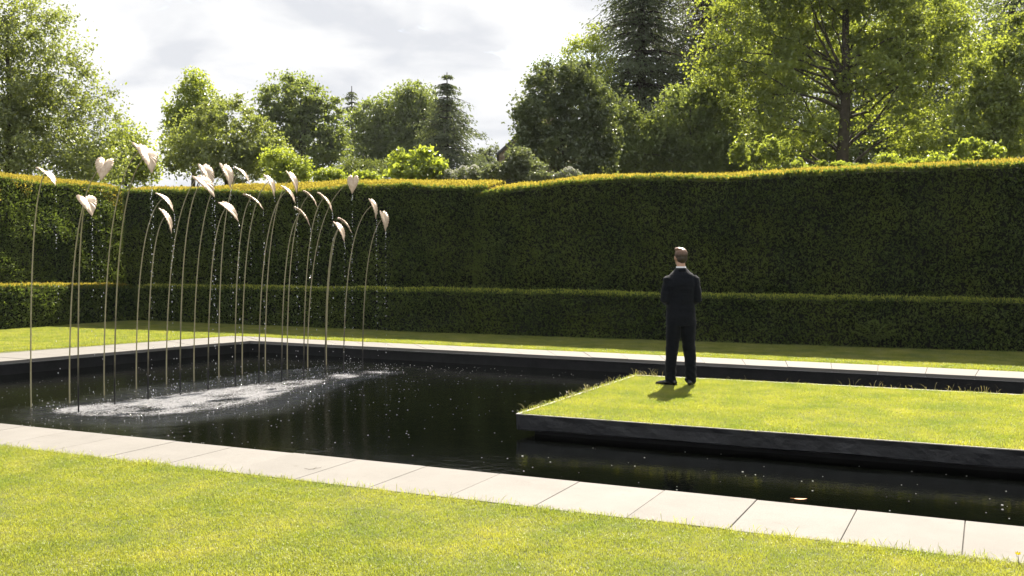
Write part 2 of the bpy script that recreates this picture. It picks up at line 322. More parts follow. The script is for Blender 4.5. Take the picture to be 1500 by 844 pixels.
# ------------------------------------------------------------------ grass island standing in the pool
IX0, IY0, IX1, IY1 = -4.54, 9.71, 6.2, 13.68
def wavy_block(name, a, b, z0, z1, thick, m, parent, amp=.012):
    """a long stone face, riven by hand: straight top arris, uneven lower edge"""
    a = np.array(a, float); b = np.array(b, float); ln = np.linalg.norm(b - a); n = max(8, int(ln / .09)); d = (b - a) / ln; nr = np.array([d[1], -d[0]])
    prof = [(0, 1.0), (.0, .96), (.0, .7), (.0, .4), (.0, .1), (.03, 0), (thick, 0), (thick, 1.0)]
    V = []
    for i in range(n + 1):
        p = a + (b - a) * i / n
        for k, (o, hz) in enumerate(prof):
            q = p - nr * o; z = z0 + (z1 - z0) * hz; P1 = np.array([[q[0], q[1], z]]); f = vnoise(P1 + [0, 0, 3], 5, 3)[0]
            if 1 <= k <= 5: q = q + nr * amp * (f - .2) * (1.6 if k > 1 else .5)
            if k in (4, 5, 6): z += .018 * vnoise(P1 * [1, 1, 0], 2.1, 2)[0] - .008
            V.append((q[0], q[1], z))
    k = len(prof); Fq = [[i * k + j, (i + 1) * k + j, (i + 1) * k + (j + 1) % k, i * k + (j + 1) % k] for i in range(n) for j in range(k)]
    Fq = np.array(Fq); caps = np.array([list(range(k)), list(range(n * k + k - 1, n * k - 1, -1))])
    return link(name, np_mesh(name, V, [Fq, caps]), m, parent, smooth=False)
isl_me = np_mesh('island', [(IX0 + .035, IY0 + .035, -.004), (IX1 - .035, IY0 + .035, -.004), (IX1 - .035, IY1 - .035, -.004), (IX0 + .035, IY1 - .035, -.004)], [[0, 1, 2, 3]])
island = tag(link('island', isl_me, M_soil), kind='structure')
wavy_block('rim_stone', (IX0, IY0), (IX1, IY0), -.155, 0, .03, M_slate, island)
wavy_block('rim_stone', (IX0, IY1), (IX0, IY0), -.155, 0, .03, M_slate, island)
wavy_block('rim_stone', (IX1, IY1), (IX0, IY1), -.155, 0, .03, M_slate, island)
M_edge = solid('weathered metal edging', (.24, .22, .19), (.40, .37, .33), .5, 9, bump=.2)
for a, b, nm in (((IX0 - .004, IY1 - .012), (IX0 + .038, IY0 - .004), 0), ((IX0 + .04, IY0 - .002), (IX1, IY0 + .012), 0), ((IX0 - .004, IY1 - .010), (IX1, IY1 + .03), 0)):
    c = ((a[0] + b[0]) / 2, (a[1] + b[1]) / 2, .0035); link('edging_strip', box_mesh('edging_strip', (abs(a[0] - b[0]), abs(a[1] - b[1]), .011), .002, c), M_edge, island)
link('plinth', box_mesh('plinth', (IX1 - IX0 - .3, IY1 - IY0 - .3, .7), 0, ((IX0 + IX1) / 2, (IY0 + IY1) / 2, -.5)), M_black, island)
P = scatter([(IX0 + .04, IY0 + .03), (2.4, IY0 + .03), (2.4, IY1 - .03), (IX0 + .04, IY1 - .03)], 560, -.003)
lawn('island_grass', P, (1 + .3 * vnoise(P, 1.2)) * RNG.uniform(.75, 1.2, len(P)), M_grass, nb=26, r=.05, h=.030, wid=.003, lean=.85)
# long seeding grass left uncut along its edges
def long_blades(base, h0, h1, wid, lean):
    n = len(base); d = RNG.uniform(0, 2 * math.pi, n); D = np.stack([np.cos(d), np.sin(d), np.zeros(n)], 1); f = RNG.uniform(0, 2 * math.pi, n); S = np.stack([np.cos(f), np.sin(f), np.zeros(n)], 1)
    h = RNG.uniform(h0, h1, n)[:, None]; ln = RNG.uniform(.1, lean, n)[:, None] * h; V = []
    m1 = base + D * ln * .2 + UPV * h * .5; m2 = base + D * ln * .6 + UPV * h * .85; tp = base + D * ln + UPV * h
    V = np.stack([base - S * wid / 2, base + S * wid / 2, m1 + S * wid * .45, m1 - S * wid * .45, m2 + S * wid * .6, m2 - S * wid * .6, tp], 1).reshape(-1, 3)
    i = np.arange(n)[:, None] * 7
    return np_mesh('long_grass', V, [np.concatenate([i + [0, 1, 2, 3], i + [3, 2, 4, 5]]), i + [5, 4, 6]], dict(var=np.repeat(RNG.uniform(0, 1, n), 7)))
def edge_pts(a, b, n, clump=.3, z=0):
    t = RNG.uniform(0, 1, n * 4); a = np.array(a); b = np.array(b); P = a + (b - a) * t[:, None]
    k = vnoise(np.concatenate([P, np.zeros((len(P), 1))], 1), 1.9, 2) > clump - .25; P = P[k][:n]
    return np.concatenate([P + RNG.normal(0, .012, P.shape), np.full((len(P), 1), z)], 1)
E1 = np.concatenate([edge_pts((IX0 + .05, IY1 - .05), (IX0 + .05, IY0 + .05), 110, .1), edge_pts((IX0 + .05, IY1 - .04), (2.2, IY1 - .04), 110, -.05), edge_pts((IX0 + .05, IY1 - .05), (IX0 + .35, IY1 - .05), 34, -1)])
tag(link('seeding_grass', long_blades(E1, .03, .12, .004, 1.2), M_straw), kind='stuff')
E2 = edge_pts((-11, near_o - .03), (2.4, near_o - .03), 700, .1)
E3 = np.concatenate([edge_pts((IX0 + .05, IY0 + .03), (2.4, IY0 + .03), 650, -1), edge_pts((IX0 + .03, IY1), (IX0 + .03, IY0), 700, -1)])
tag(link('island_verge_grass', long_blades(E3, .02, .055, .0035, 1.6), M_grass), kind='stuff')
tag(link('verge_grass', long_blades(E2, .03, .075, .003, 1.1), M_grass), kind='stuff')

# ------------------------------------------------------------------ water
FRONT = [(115, 604), (168, 592), (217, 585.5), (264, 579), (305, 572), (344.4, 566), (379.2, 560), (412.7, 557.5), (445, 552.5), (476.4, 549), (503.3, 546), (531, 543)]
BACK = [(45.4, 596), (101.8, 590), (152.5, 579.5), (199.6, 570), (243.7, 563), (284, 558.5), (320.5, 553), (354.7, 548), (388.5, 544), (420.7, 540.5), (450.5, 537), (478, 534)]
fr_w = np.array([on_z(*p, WATER) for p in FRONT]); bk_w = np.array([on_z(*p, WATER) for p in BACK])
def water_material():
    m, t, o = mat('black pool water'); l = t.links.new
    p = N(t, 'ShaderNodeBsdfPrincipled'); p.inputs['Base Color'].default_value = (.0006, .0008, .0006, 1); p.inputs['Roughness'].default_value = .015; p.inputs['IOR'].default_value = 1.333
    ge = N(t, 'ShaderNodeNewGeometry'); fo = N(t, 'ShaderNodeAttribute', attribute_name='churn')
    def nz(s, d, r=.6, dist=0): n = N(t, 'ShaderNodeTexNoise'); n.inputs['Scale'].default_value = s; n.inputs['Detail'].default_value = d; n.inputs['Roughness'].default_value = r; n.inputs['Distortion'].default_value = dist; l(ge.outputs['Position'], n.inputs['Vector']); return n
    def math_(op, a, b, clamp=False):
        n = N(t, 'ShaderNodeMath', operation=op, use_clamp=clamp)
        for i, v in enumerate((a, b)):
            if isinstance(v, (int, float)): n.inputs[i].default_value = v
            else: l(v, n.inputs[i])
        return n.outputs[0]
    calm = nz(3.2, 3, .5); rip = nz(20, 4, .6, .4); chop = nz(34, 5, .7, .8)
    h = math_('ADD', math_('MULTIPLY', calm.outputs['Fac'], .0032), math_('MULTIPLY', rip.outputs['Fac'], math_('ADD', math_('MULTIPLY', fo.outputs['Fac'], .014), .0013)))
    h = math_('ADD', h, math_('MULTIPLY', chop.outputs['Fac'], math_('MULTIPLY', fo.outputs['Fac'], .03)))
    b = N(t, 'ShaderNodeBump'); b.inputs['Strength'].default_value = 1; b.inputs['Distance'].default_value = 1.0; l(h, b.inputs['Height']); l(b.outputs[0], p.inputs['Normal'])
    fb = nz(42, 6, .75, .5); r = N(t, 'ShaderNodeMapRange'); r.clamp = True
    thr = math_('SUBTRACT', .84, math_('MULTIPLY', fo.outputs['Fac'], .42)); l(fb.outputs['Fac'], r.inputs[0]); l(thr, r.inputs[1]); l(math_('ADD', thr, .10), r.inputs[2])
    d = N(t, 'ShaderNodeBsdfPrincipled'); d.inputs['Base Color'].default_value = (.18, .18, .19, 1); d.inputs['Roughness'].default_value = .35; l(b.outputs[0], d.inputs['Normal'])
    ms = N(t, 'ShaderNodeMixShader'); l(r.outputs[0], ms.inputs[0]); l(p.outputs[0], ms.inputs[1]); l(d.outputs[0], ms.inputs[2]); l(ms.outputs[0], o.inputs[0]); return m
M_water = water_material()
wx = np.arange(-15.4, XR_I + .2, .07); wy = np.arange(near_i - .05, 16.3, .07)
gx, gy = np.meshgrid(wx, wy); WP = np.stack([gx.ravel(), gy.ravel(), np.full(gx.size, WATER)], 1)
land = np.array([q + RIGHT * (.30 + .25 * (i % 3) / 2) - FWDH * (.22 * ((i * 7) % 4) / 3) for i, q in enumerate(np.concatenate([fr_w, bk_w]))])
churn = np.zeros(len(WP))
for px_, py_, s_ in ((105, 602, .25), (150, 600, .5), (190, 600, .62), (235, 597, .75), (275, 592, .8), (315, 584, .75), (350, 576, .66), (388, 569, .55), (425, 562, .45), (462, 558, .38), (492, 549, .26), (515, 552, .3), (548, 545, .26), (566, 546, .18)):
    q = on_z(px_, py_, WATER); dd = (WP[:, 0] - q[0]) ** 2 + (WP[:, 1] - q[1]) ** 2; churn += .52 * np.exp(-dd / (2 * s_ * s_ * .6))
for i, q in enumerate(land):
    dd = ((WP[:, 0] - q[0]) ** 2 + (WP[:, 1] - q[1]) ** 2); s = (.40 if i < 8 else .28) if i < 12 else .22
    churn += .16 * np.exp(-dd / (2 * s * s))
    rr = np.sqrt(dd); WP[:, 2] += .0035 * np.sin(rr * 24) * np.exp(-rr / .8)
churn = np.clip(np.minimum(churn, .95) * (1 + .45 * vnoise(WP * [1, 1, 0], 2.2))  + .10 * np.exp(-np.abs(WP[:, 0] + 10.4) / 1.6) , 0, 1.15)
nx, ny = len(wx), len(wy); idx = np.arange(nx * ny).reshape(ny, nx)
WQ = np.stack([idx[:-1, :-1], idx[:-1, 1:], idx[1:, 1:], idx[1:, :-1]], -1).reshape(-1, 4)
tag(link('water', np_mesh('water', WP, WQ, dict(churn=churn)), M_water, smooth=True), kind='structure')
#@@HEDGES
# ================================================================== HEDGES (clipped yew)
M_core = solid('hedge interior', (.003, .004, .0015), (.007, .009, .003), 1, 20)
M_yew = leafmat('yew leaf', (.016, .036, .010), (.125, .185, .04), (.23, .31, .04), .42, .03, .45, .75, (.15, .19, .036), .9)
M_tip = leafmat('yew new growth', (.11, .12, .018), (.28, .24, .05), (.56, .45, .06), .55, .02)  # fresh growth; the gold of sunlit tips is put into the colour
def hedge(name, label, A, B, inward, hf, hr, y_off, depth, dens, top_dens, group, roll=.12, bulge=.10, lap=(0, 0), tip_face=None, tip=None, under=0.0, batter=.06):
    """a clipped hedge from A to B: u runs along the front, heights at the front edge hf(u) and the ridge hr(u)"""
    A = np.array(A, float); B = np.array(B, float); ln = np.linalg.norm(B - A); d = (B - A) / ln; inw = np.array(inward, float)
    root = empty(name, ((A[0] + B[0]) / 2, (A[1] + B[1]) / 2, 0))
    org = np.array(root.location)
    def surf(u, v):
        """v 0..1 front face, 1..2 rolled top up to the ridge, 2..3 back"""
        h0, h1 = hf(u), hr(u); off = y_off(u); v = np.asarray(v, float)
        f = np.clip(v, 0, 1); t = np.clip(v - 1, 0, 1); b = np.clip(v - 2, 0, 1)
        o = off + f * batter + under * np.clip(1 - f / .42, 0, 1) + (1 - np.cos(t * math.pi / 2)) * 0 + t * depth * .75 + b * .25 * depth
        z = f * h0 + (h1 - h0) * np.sin(t * math.pi / 2) - b * (h1 - .02)
        P = np.stack([A[0] + d[0] * u + inw[0] * o, A[1] + d[1] * u + inw[1] * o, z], 1)
        nrm = np.where((v < 1)[:, None], -np.array([inw[0], inw[1], 0.])[None], np.where((v < 2)[:, None], norm(np.stack([-inw[0] * .35 * np.ones_like(v), -inw[1] * .35 * np.ones_like(v), np.ones_like(v)], 1)), np.array([inw[0], inw[1], 0.])[None]))
        q = P * [1, 1, 1.2] + [3.3, 0, 0]
        disp = bulge * vnoise(q, .7, 2) + .075 * vnoise(q, 2.2, 3)
        disp = disp * np.where(v < 1, np.clip(.35 + f * 1.5, 0, 1) * (1 - .5 * np.clip((f - .85) / .15, 0, 1)), .5)
        return P + nrm * disp[:, None], nrm
    nu = max(6, int(ln / .18)); us = np.linspace(-lap[0], ln + lap[1], nu); vsn = np.concatenate([np.linspace(0, 1, 12), np.linspace(1.04, 2, 8), np.linspace(2.1, 3, 4)])
    U, Vv = np.meshgrid(us, vsn, indexing='ij'); P, nr = surf(U.ravel(), Vv.ravel()); P = P - nr * .07; P[:, 2] = np.maximum(P[:, 2], 0)
    k = len(vsn); ii = np.arange(nu * k).reshape(nu, k)
    Q = np.stack([ii[:-1, :-1], ii[1:, :-1], ii[1:, 1:], ii[:-1, 1:]], -1).reshape(-1, 4)
    caps = [np.array([ii[0]]), np.array([ii[-1][::-1]])]
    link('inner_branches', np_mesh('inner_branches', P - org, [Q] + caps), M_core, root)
    def sprigs(nm, n, v0, v1, m, L0, up, spread, jit, zmin=0.0):
        if n < 1: return
        u = RNG.uniform(-lap[0], ln + lap[1], n); v = RNG.uniform(v0, v1, n); P, nr = surf(u, v)
        P = P + nr * RNG.normal(-.012, jit, n)[:, None]
        ax = nr * RNG.uniform(.2, .9, n)[:, None] + UPV * up + RNG.normal(0, spread, (n, 3)); nn = rand_unit(n)
        s = L0 * RNG.uniform(.6, 1.35, n); P[:, 2] = np.maximum(P[:, 2], .02)
        Vt, Fq = leaf_cards(P - org, ax, nn, s, s * .42)
        tag(link(nm, np_mesh(nm, Vt, Fq, dict(var=np.repeat(RNG.uniform(0, 1, n) ** 2.1, 4))), m, root), kind='stuff')
    hm = float(np.mean(hf(np.linspace(0, ln, 20))))
    sprigs('foliage', int(ln * hm * dens), 0.0, 1.1, M_yew, .07, .35, .5, .028)
    sprigs('light_tinted_shoots', int(ln * depth * .75 * top_dens), (1.01 if tip is None else .99), 2.02, tip or M_tip, .055, .9, .4, .02)
    sprigs('back_foliage', int(ln * 60), 2.0, 3.0, M_yew, .12, .3, .5, .02)
    if tip_face: tip_face(surf, ln, root, org)
    tag(root, label, 'hedge', group); return root
def heights(samples, plane, axis, u_of):
    q = [(on_y if axis == 'y' else on_x)(px, py, plane) for px, py in samples]
    us = np.array([u_of(p) for p in q]); zs = np.array([p[2] for p in q]); o = np.argsort(us); us, zs = us[o], zs[o]
    return lambda u: np.interp(u, us, zs)
YT, XT = 20.3, -21.3                     # front planes of the tall hedges
XSTEP = float(on_y(694, 300, YT)[0]); XEND = 5.0; YL0 = 8.0
c0 = lambda v: (lambda u: np.zeros_like(np.asarray(u, float)) + v)
# along the back, left of the step
hf = heights([(150, 281), (225, 281), (300, 280), (360, 285), (400, 285), (450, 280), (500, 275), (600, 272), (690, 275)], YT, 'y', lambda p: p[0] - XT)
hr = heights([(150, 273), (225, 274.5), (300, 274), (440, 269), (500, 266), (600, 265), (700, 265), (800, 264)], YT + 1.0, 'y', lambda p: p[0] - XT)
hedge('tall_hedge', 'tall clipped yew hedge straight behind the leaf fountains, in its own shade', (XT, YT), (XSTEP + .3, YT), (0, 1), hf, hr, lambda u: 0 * u, 1.35, 1700, 2600, 'clipped yew hedges', under=.28)
# along the back, right of the step, standing a little forward
hf = heights([(695, 285), (715, 282), (740, 278.5), (780, 273), (830, 266), (900, 262), (1060, 259.5), (1250, 250), (1500, 239), (1600, 234)], YT - .22, 'y', lambda p: p[0] - XSTEP)
hr = heights([(695, 277), (740, 271), (800, 264), (850, 259), (960, 256), (1060, 254), (1250, 245), (1500, 233.5), (1600, 229)], YT + .7, 'y', lambda p: p[0] - XSTEP)
hedge('tall_hedge', 'tall clipped yew hedge standing a step forward behind the person in the suit', (XSTEP, YT - .22), (XEND, YT - .22), (0, 1), hf, hr, lambda u: np.interp(u, [0, .35, 1, 99], [.18, .03, 0, 0]), 1.35, 1700, 2600, 'clipped yew hedges', under=.28)
# along the left side
uo = lambda p: p[1] - YL0
hf = heights([(-80, 252), (0, 263), (60, 269), (130, 275), (200, 282), (230, 283)], XT - .83, 'x', uo)
hr = heights([(-80, 243), (0, 253.5), (60, 260), (107, 265), (213, 273.5), (260, 276)], XT - 1.75, 'x', uo)
def lit_patch(surf, ln, root, org):  # patches of sunlight on the face, painted with gold-coloured sprigs
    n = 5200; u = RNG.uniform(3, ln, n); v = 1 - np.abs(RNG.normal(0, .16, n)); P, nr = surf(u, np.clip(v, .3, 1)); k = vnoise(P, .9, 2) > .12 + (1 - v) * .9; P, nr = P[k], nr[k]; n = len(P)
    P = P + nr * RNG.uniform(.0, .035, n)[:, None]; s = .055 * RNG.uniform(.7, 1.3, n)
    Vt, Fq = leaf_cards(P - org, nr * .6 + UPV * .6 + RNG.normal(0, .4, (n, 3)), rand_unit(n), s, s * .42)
    tag(link('light_tinted_shoots', np_mesh('light_tinted_shoots', Vt, Fq, dict(var=np.repeat(RNG.uniform(0, 1, n), 4))), M_tip, root), kind='stuff')
hedge('tall_hedge', 'tall clipped yew hedge along the side lawn, sunlit patches painted on its face', (XT, YL0), (XT, YT + 1.0), (-1, 0), hf, hr, lambda u: 0 * u, 1.3, 1700, 2600, 'clipped yew hedges', bulge=.13, tip_face=lit_patch, batter=.85)
# low hedges at their feet
yb = lambda x: np.interp(x, [-21, -18.2, -11.7, -4.16, .57, 5], [20.05, 20.0, 19.52, 19.62, 19.9, 20.0])
hf = heights([(150, 420), (230, 419.5), (480, 423.5), (760, 427), (1040, 433), (1500, 440.5), (1600, 442)], 19.8, 'y', lambda p: p[0] + 20.65)
hr = heights([(150, 416), (230, 416.5), (480, 420.5), (760, 424.5), (1040, 430.5), (1500, 437.5), (1600, 439)], 20.35, 'y', lambda p: p[0] + 20.65)
M_lowtip = leafmat('yew green shoots', (.30, .34, .06), (.5, .54, .10), (.7, .72, .09), .45, .02)  # far paler than the yew leaf: a lit rim put into the colour
hedge('low_hedge', 'low clipped yew hedge at the foot of the back hedge', (-20.65, 19.5), (XEND, 19.5), (0, 1), hf, hr, lambda u: yb(u - 20.65) - 19.5, .62, 1700, 2600, 'clipped yew hedges', bulge=.05, tip=M_lowtip)
hf = heights([(-80, 421), (0, 420), (100, 419.5), (230, 420)], -20.75, 'x', uo)
hr = heights([(-80, 417), (0, 416), (100, 415.5), (230, 416.5)], -21.35, 'x', uo)
hedge('low_hedge', 'low clipped yew hedge along the side lawn with bright yellow rim', (-20.7, YL0), (-20.7, 20.3), (-1, 0), hf, hr, lambda u: 0 * u, .6, 1700, 2600, 'clipped yew hedges', bulge=.05, batter=.17)
#@@TREES
# ================================================================== TREES AND SHRUBS BEYOND THE HEDGE
M_bark = solid('grey brown bark', (.035, .028, .02), (.085, .07, .052), .95, 3, bump=.6, bscale=14)
M_barkd = solid('dark conifer bark', (.022, .016, .012), (.05, .036, .027), .95, 3, bump=.6, bscale=14)
def LM(name, d, l, t, tw=.5, g=.06, r=.4): return leafmat(name, d, l, t, tw, g, r, .8, tuple(v * 1.3 for v in l), .35)
M_silver = LM('silvery leaf', (.05, .07, .02), (.15, .185, .056), (.38, .44, .065), .5, .09, .4)
M_lime = LM('lime leaf', (.075, .115, .016), (.18, .235, .035), (.52, .60, .05), .5, .07)
M_mid = LM('mid green leaf', (.05, .075, .02), (.10, .13, .035), (.22, .26, .04), .42, .05)
M_deep = LM('deep green leaf', (.044, .074, .025), (.125, .165, .046), (.34, .41, .062), .46, .06)
M_oak = LM('oak leaf', (.05, .085, .014), (.17, .215, .04), (.46, .53, .055), .48, .06)
M_con = LM('conifer needle', (.030, .050, .028), (.085, .11, .052), (.19, .23, .06), .4, .05)
M_conb = LM('bronze conifer needle', (.036, .036, .018), (.085, .078, .034), (.13, .115, .03), .35, .04)
M_gloss = LM('dark glossy leaf', (.032, .055, .022), (.09, .12, .042), (.24, .29, .055), .42, .08)
M_pale = LM('pale grey green leaf', (.07, .09, .04), (.16, .18, .09), (.22, .26, .07), .45, .08)
M_flower = leafmat('white blossom', (.45, .44, .38), (.7, .69, .62), (.5, .5, .4), .35, .02)

def limb_path(a, b, sag, n=6):
    a = np.array(a, float); b = np.array(b, float); t = np.linspace(0, 1, n)[:, None]
    side = RNG.normal(0, .06, 3) * np.linalg.norm(b - a)
    p = a + (b - a) * t; p += UPV * sag * np.linalg.norm(b - a) * np.sin(t * math.pi) + side * np.sin(t * math.pi) * (1 - .5 * t)
    p[1:-1] += RNG.normal(0, .02, (n - 2, 3)) * np.linalg.norm(b - a); return p
def tree(name, label, cat, Z, base_px, lobes, m, n_leaf, leaf, aspect=.62, clumps=60, crad=.22, trunk_r=.2, limbs=14, limb_r=.32, group='trees beyond the hedge', bark=None, flat=.7, shell=.35, top=None, lean=0, up=.7, extra=None, zmin=1.2, fork=.35, spray=.5, holes=1.0, ragged=.42):
    root_p = at_depth(base_px, 380, Z); root_p[2] = 0
    root = empty(name, root_p); mpp = Z / F_PX
    lob = []
    for l in lobes:
        px, py, rx, ry = l[:4]; dz = l[4] if len(l) > 4 else 0
        c = at_depth(px, py, Z) + FWDH * dz; lob.append((c - root_p, rx * mpp, ry * mpp, (l[5] if len(l) > 5 else .9) * rx * mpp))
    wts = np.array([a * b + b * c + a * c for _, a, b, c in lob]); wts /= wts.sum()
    C = []; R = []
    for (c, a, b, dpt), wt in zip(lob, wts):
        k = max(3, int(round(clumps * wt))); u = rand_unit(k); r = RNG.uniform(shell ** 2, 1, k) ** .5
        p = c + (RIGHT * u[:, :1] * a + UPV * u[:, 2:] * b + FWDH * u[:, 1:2] * dpt) * (r * (1 - crad * .55))[:, None]
        C.append(p); R.append(np.full(k, crad * (a * b * dpt) ** (1 / 3)) * RNG.uniform(.65, 1.3, k))
    C = np.concatenate(C); R = np.concatenate(R); keep = C[:, 2] > zmin; C, R = C[keep], R[keep]
    # leaves: soft sprays round every clump, the rest spread through the lobes
    wl = R ** 2; wl /= wl.sum(); n1 = int(n_leaf * spray); n2 = n_leaf - n1; ci = RNG.choice(len(C), n_leaf, p=wl)
    g = RNG.normal(0, .55, (n_leaf, 3)) * [1, 1, flat]; u = g
    P = C[ci] + g * R[ci][:, None]
    li = RNG.choice(len(lob), n2, p=wts); v = rand_unit(n2); rv = (RNG.uniform(shell ** 2, 1.06, n2) ** .5)[:, None]
    lc = np.array([l[0] for l in lob])[li]; la = np.array([l[1:] for l in lob])[li]
    rv *= (1 + ragged * vnoise(v * 2.6 + li[:, None] * 7.3, 1.0, 3))[:, None]
    Q = lc + (RIGHT * v[:, :1] * la[:, :1] + UPV * v[:, 2:] * la[:, 1:2] + FWDH * v[:, 1:2] * la[:, 2:]) * rv
    Q += RNG.normal(0, 1, Q.shape) * (la.mean(1) * .05)[:, None]; P[n1:] = Q; u[n1:] = v
    hole = vnoise((P + root_p) / max(crad * la.mean(), .2), .55, 2); keepm = hole > RNG.uniform(-.55, .08, n_leaf) * holes - .6 * (1 - holes)
    nn = norm(rand_unit(n_leaf) + UPV * up + norm(u + 1e-6) * .5); ax = rand_unit(n_leaf) + norm(u + 1e-6) * .6 - UPV * .25
    s = leaf * RNG.uniform(.6, 1.35, n_leaf); ok = (P[:, 2] > .3) & keepm
    Vt, Fq = leaf_cards(P[ok], ax[ok], nn[ok], s[ok], s[ok] * aspect)
    cl = RNG.uniform(0, 1, len(C)); va = np.clip(.5 * cl[ci] + .5 * RNG.uniform(0, 1, n_leaf), 0, 1)[ok]
    tag(link('crown', np_mesh('crown', Vt, Fq, dict(var=np.repeat(va, 4))), m, root), kind='stuff')
    # trunk and limbs
    tz = C[:, 2].max() * .9 if top is None else top; cx = np.average(C, axis=0, weights=R)
    tp = np.array([cx[0] * .6, cx[1] * .6, tz]); n = 9; t = np.linspace(0, 1, n)[:, None]
    path = t * tp; path[1:-1] += RNG.normal(0, .02 * trunk_r * 8, (n - 2, 3)) * [1, 1, 0]
    rr = trunk_r * (1.25 - .25 * np.clip(t[:, 0] * 6, 0, 1)) * (1 - .88 * t[:, 0]); parts = [tube(path, rr, 9)]
    sel = [j for j in RNG.permutation(len(C)) if C[j][2] > .34 * tz][:limbs]
    for j in sel:
        h = np.clip((C[j][2] * RNG.uniform(.62, .98)) / tz, .12, .92); i0 = h * (n - 1); a = path[int(i0)] + (path[min(int(i0) + 1, n - 1)] - path[int(i0)]) * (i0 % 1)
        q = limb_path(a, C[j], .06); r0 = .8 * limb_r * trunk_r * (1 - .75 * h); parts.append(tube(q, np.linspace(r0, r0 * .18, len(q)), 6))
        if fork:
            for jj in RNG.permutation(len(C))[:2]:
                if np.linalg.norm(C[jj] - q[3]) < 3.2 * R.mean() + .4: parts.append(tube(limb_path(q[3], C[jj], .04, 5), np.linspace(r0 * .45, r0 * .1, 5), 5))
    Vt, Fq = join_tubes(parts); link('trunk', np_mesh('trunk', Vt, Fq), bark or M_bark, root, smooth=True)
    if extra: extra(root, root_p, lob, C, R)
    tag(root, label, cat, group); return root
def conifer(name, label, Z, px, top_py, half_px, m, n_leaf, leaf, group='trees beyond the hedge', trunk_r=.25, base_z=1.0, tiers=16, droop=.25, power=.8, gap=.35, per=7):
    root_p = at_depth(px, 380, Z); root_p[2] = 0; root = empty(name, root_p); H = at_depth(px, top_py, Z)[2]; Rm = half_px * Z / F_PX
    parts = [tube([(0, 0, 0), (.05, 0, H * .5), (0, .03, H)], [trunk_r, trunk_r * .6, .03], 9)]; C = []; D = []; S = []
    for k in range(tiers):
        t = max(0., (k + RNG.uniform(-.5, .5)) / tiers); z = base_z + (H - base_z) * np.clip(t ** .8, 0, .985); t = t ** .8; Rl = Rm * (1 - np.clip(t, 0, 1)) ** power * RNG.uniform(.72, 1.12) + .12
        a0 = RNG.uniform(0, 6.28)
        for j in range(per):
            a = a0 + j * 6.283 / per + RNG.uniform(-.35, .35); d = np.array([math.cos(a), math.sin(a), 0]); r = Rl * RNG.uniform(.5, 1.22)
            if RNG.uniform() < gap * .35: continue
            tipz = -droop * r * RNG.uniform(.4, 1.4)
            q = np.array([[0, 0, z], *(d * r * f + [0, 0, z + tipz * f ** 1.5 + .05 * r * math.sin(f * 3)] for f in (.33, .66, 1.0))])
            parts.append(tube(q, [.045 * trunk_r * 5, .04 * trunk_r * 3, .02, .008], 5))
            for f in np.linspace(.22, 1.0, max(4, int(r / .3))):
                C.append(d * r * f + [0, 0, z + tipz * f ** 1.5]); D.append(d); S.append(.22 + .30 * r * (1 - .5 * f))
    C = np.array(C); D = np.array(D); S = np.array(S); wl = S / S.sum(); ci = RNG.choice(len(C), n_leaf, p=wl)
    sd = np.stack([-D[:, 1], D[:, 0], 0 * D[:, 0]], 1)
    lat = RNG.normal(0, .55, n_leaf); dn = np.abs(RNG.normal(0, .30, n_leaf))
    P = C[ci] + sd[ci] * (lat * S[ci])[:, None] + D[ci] * (RNG.normal(0, .4, n_leaf) * S[ci])[:, None] - UPV * ((dn + .25 * np.abs(lat)) * S[ci])[:, None]
    s = leaf * RNG.uniform(.6, 1.3, n_leaf); ax = D[ci] * .6 + sd[ci] * (np.sign(lat) * .6)[:, None] - UPV * .5 + RNG.normal(0, .35, (n_leaf, 3))
    ok = P[:, 2] > .3
    Vt, Fq = leaf_cards(P[ok], ax[ok], norm(rand_unit(n_leaf) + UPV)[ok], s[ok], s[ok] * .34)
    cl = RNG.uniform(0, 1, len(C)); tag(link('crown', np_mesh('crown', Vt, Fq, dict(var=np.repeat(np.clip(.6 * cl[ci] + .4 * RNG.uniform(0, 1, n_leaf), 0, 1)[ok], 4))), m, root), kind='stuff')
    Vt, Fq = join_tubes(parts); link('trunk', np_mesh('trunk', Vt, Fq), M_barkd, root, smooth=True)
    tag(root, label, 'tree', group); return root

# left of the picture
tree('silver_leaved_tree', 'large silvery green tree rising beside the side hedge corner', 'tree', 31, 20,
     [(-60, 120, 120, 160), (40, 60, 80, 90), (20, 175, 110, 95), (110, 150, 70, 60), (95, 95, 50, 55), (150, 200, 55, 62), (60, 235, 120, 50), (135, 245, 60, 40)],
     M_silver, 84000, .1, .6, 420, .15, .22, 30, spray=.7, limb_r=.26, shell=.2)
tree('broadleaf_tree', 'small yellow green tree peeping out behind the silvery tree', 'tree', 37, 190, [(190, 215, 38, 42), (170, 245, 55, 35), (215, 245, 25, 30)], M_lime, 13000, .12, .65, 40, .3, .13, 8)
tree('poplar_tree', 'narrow upright green tree behind the pale bushy tree', 'tree', 46, 283, [(286, 135, 27, 36), (272, 165, 34, 40), (300, 165, 30, 38), (285, 205, 48, 45)], M_lime, 20000, .14, .65, 60, .28, .2, 10)
tree('pale_bushy_tree', 'pale silvery lime bushy tree behind the tall leaf fountains', 'tree', 33, 330, [(335, 185, 52, 50), (290, 205, 50, 45), (375, 205, 45, 40), (330, 235, 90, 35), (400, 235, 40, 30), (260, 225, 35, 35)], M_silver, 36000, .1, .6, 240, .16, .16, 18, spray=.75, shell=.2)
tree('shrub', 'yellow green shrub beside the pale bushy tree', 'shrub', 30, 418, [(408, 235, 28, 22), (440, 248, 24, 18), (425, 255, 38, 14)], M_lime, 9000, .09, .6, 36, .3, .06, 8, group='shrubs behind the hedge')
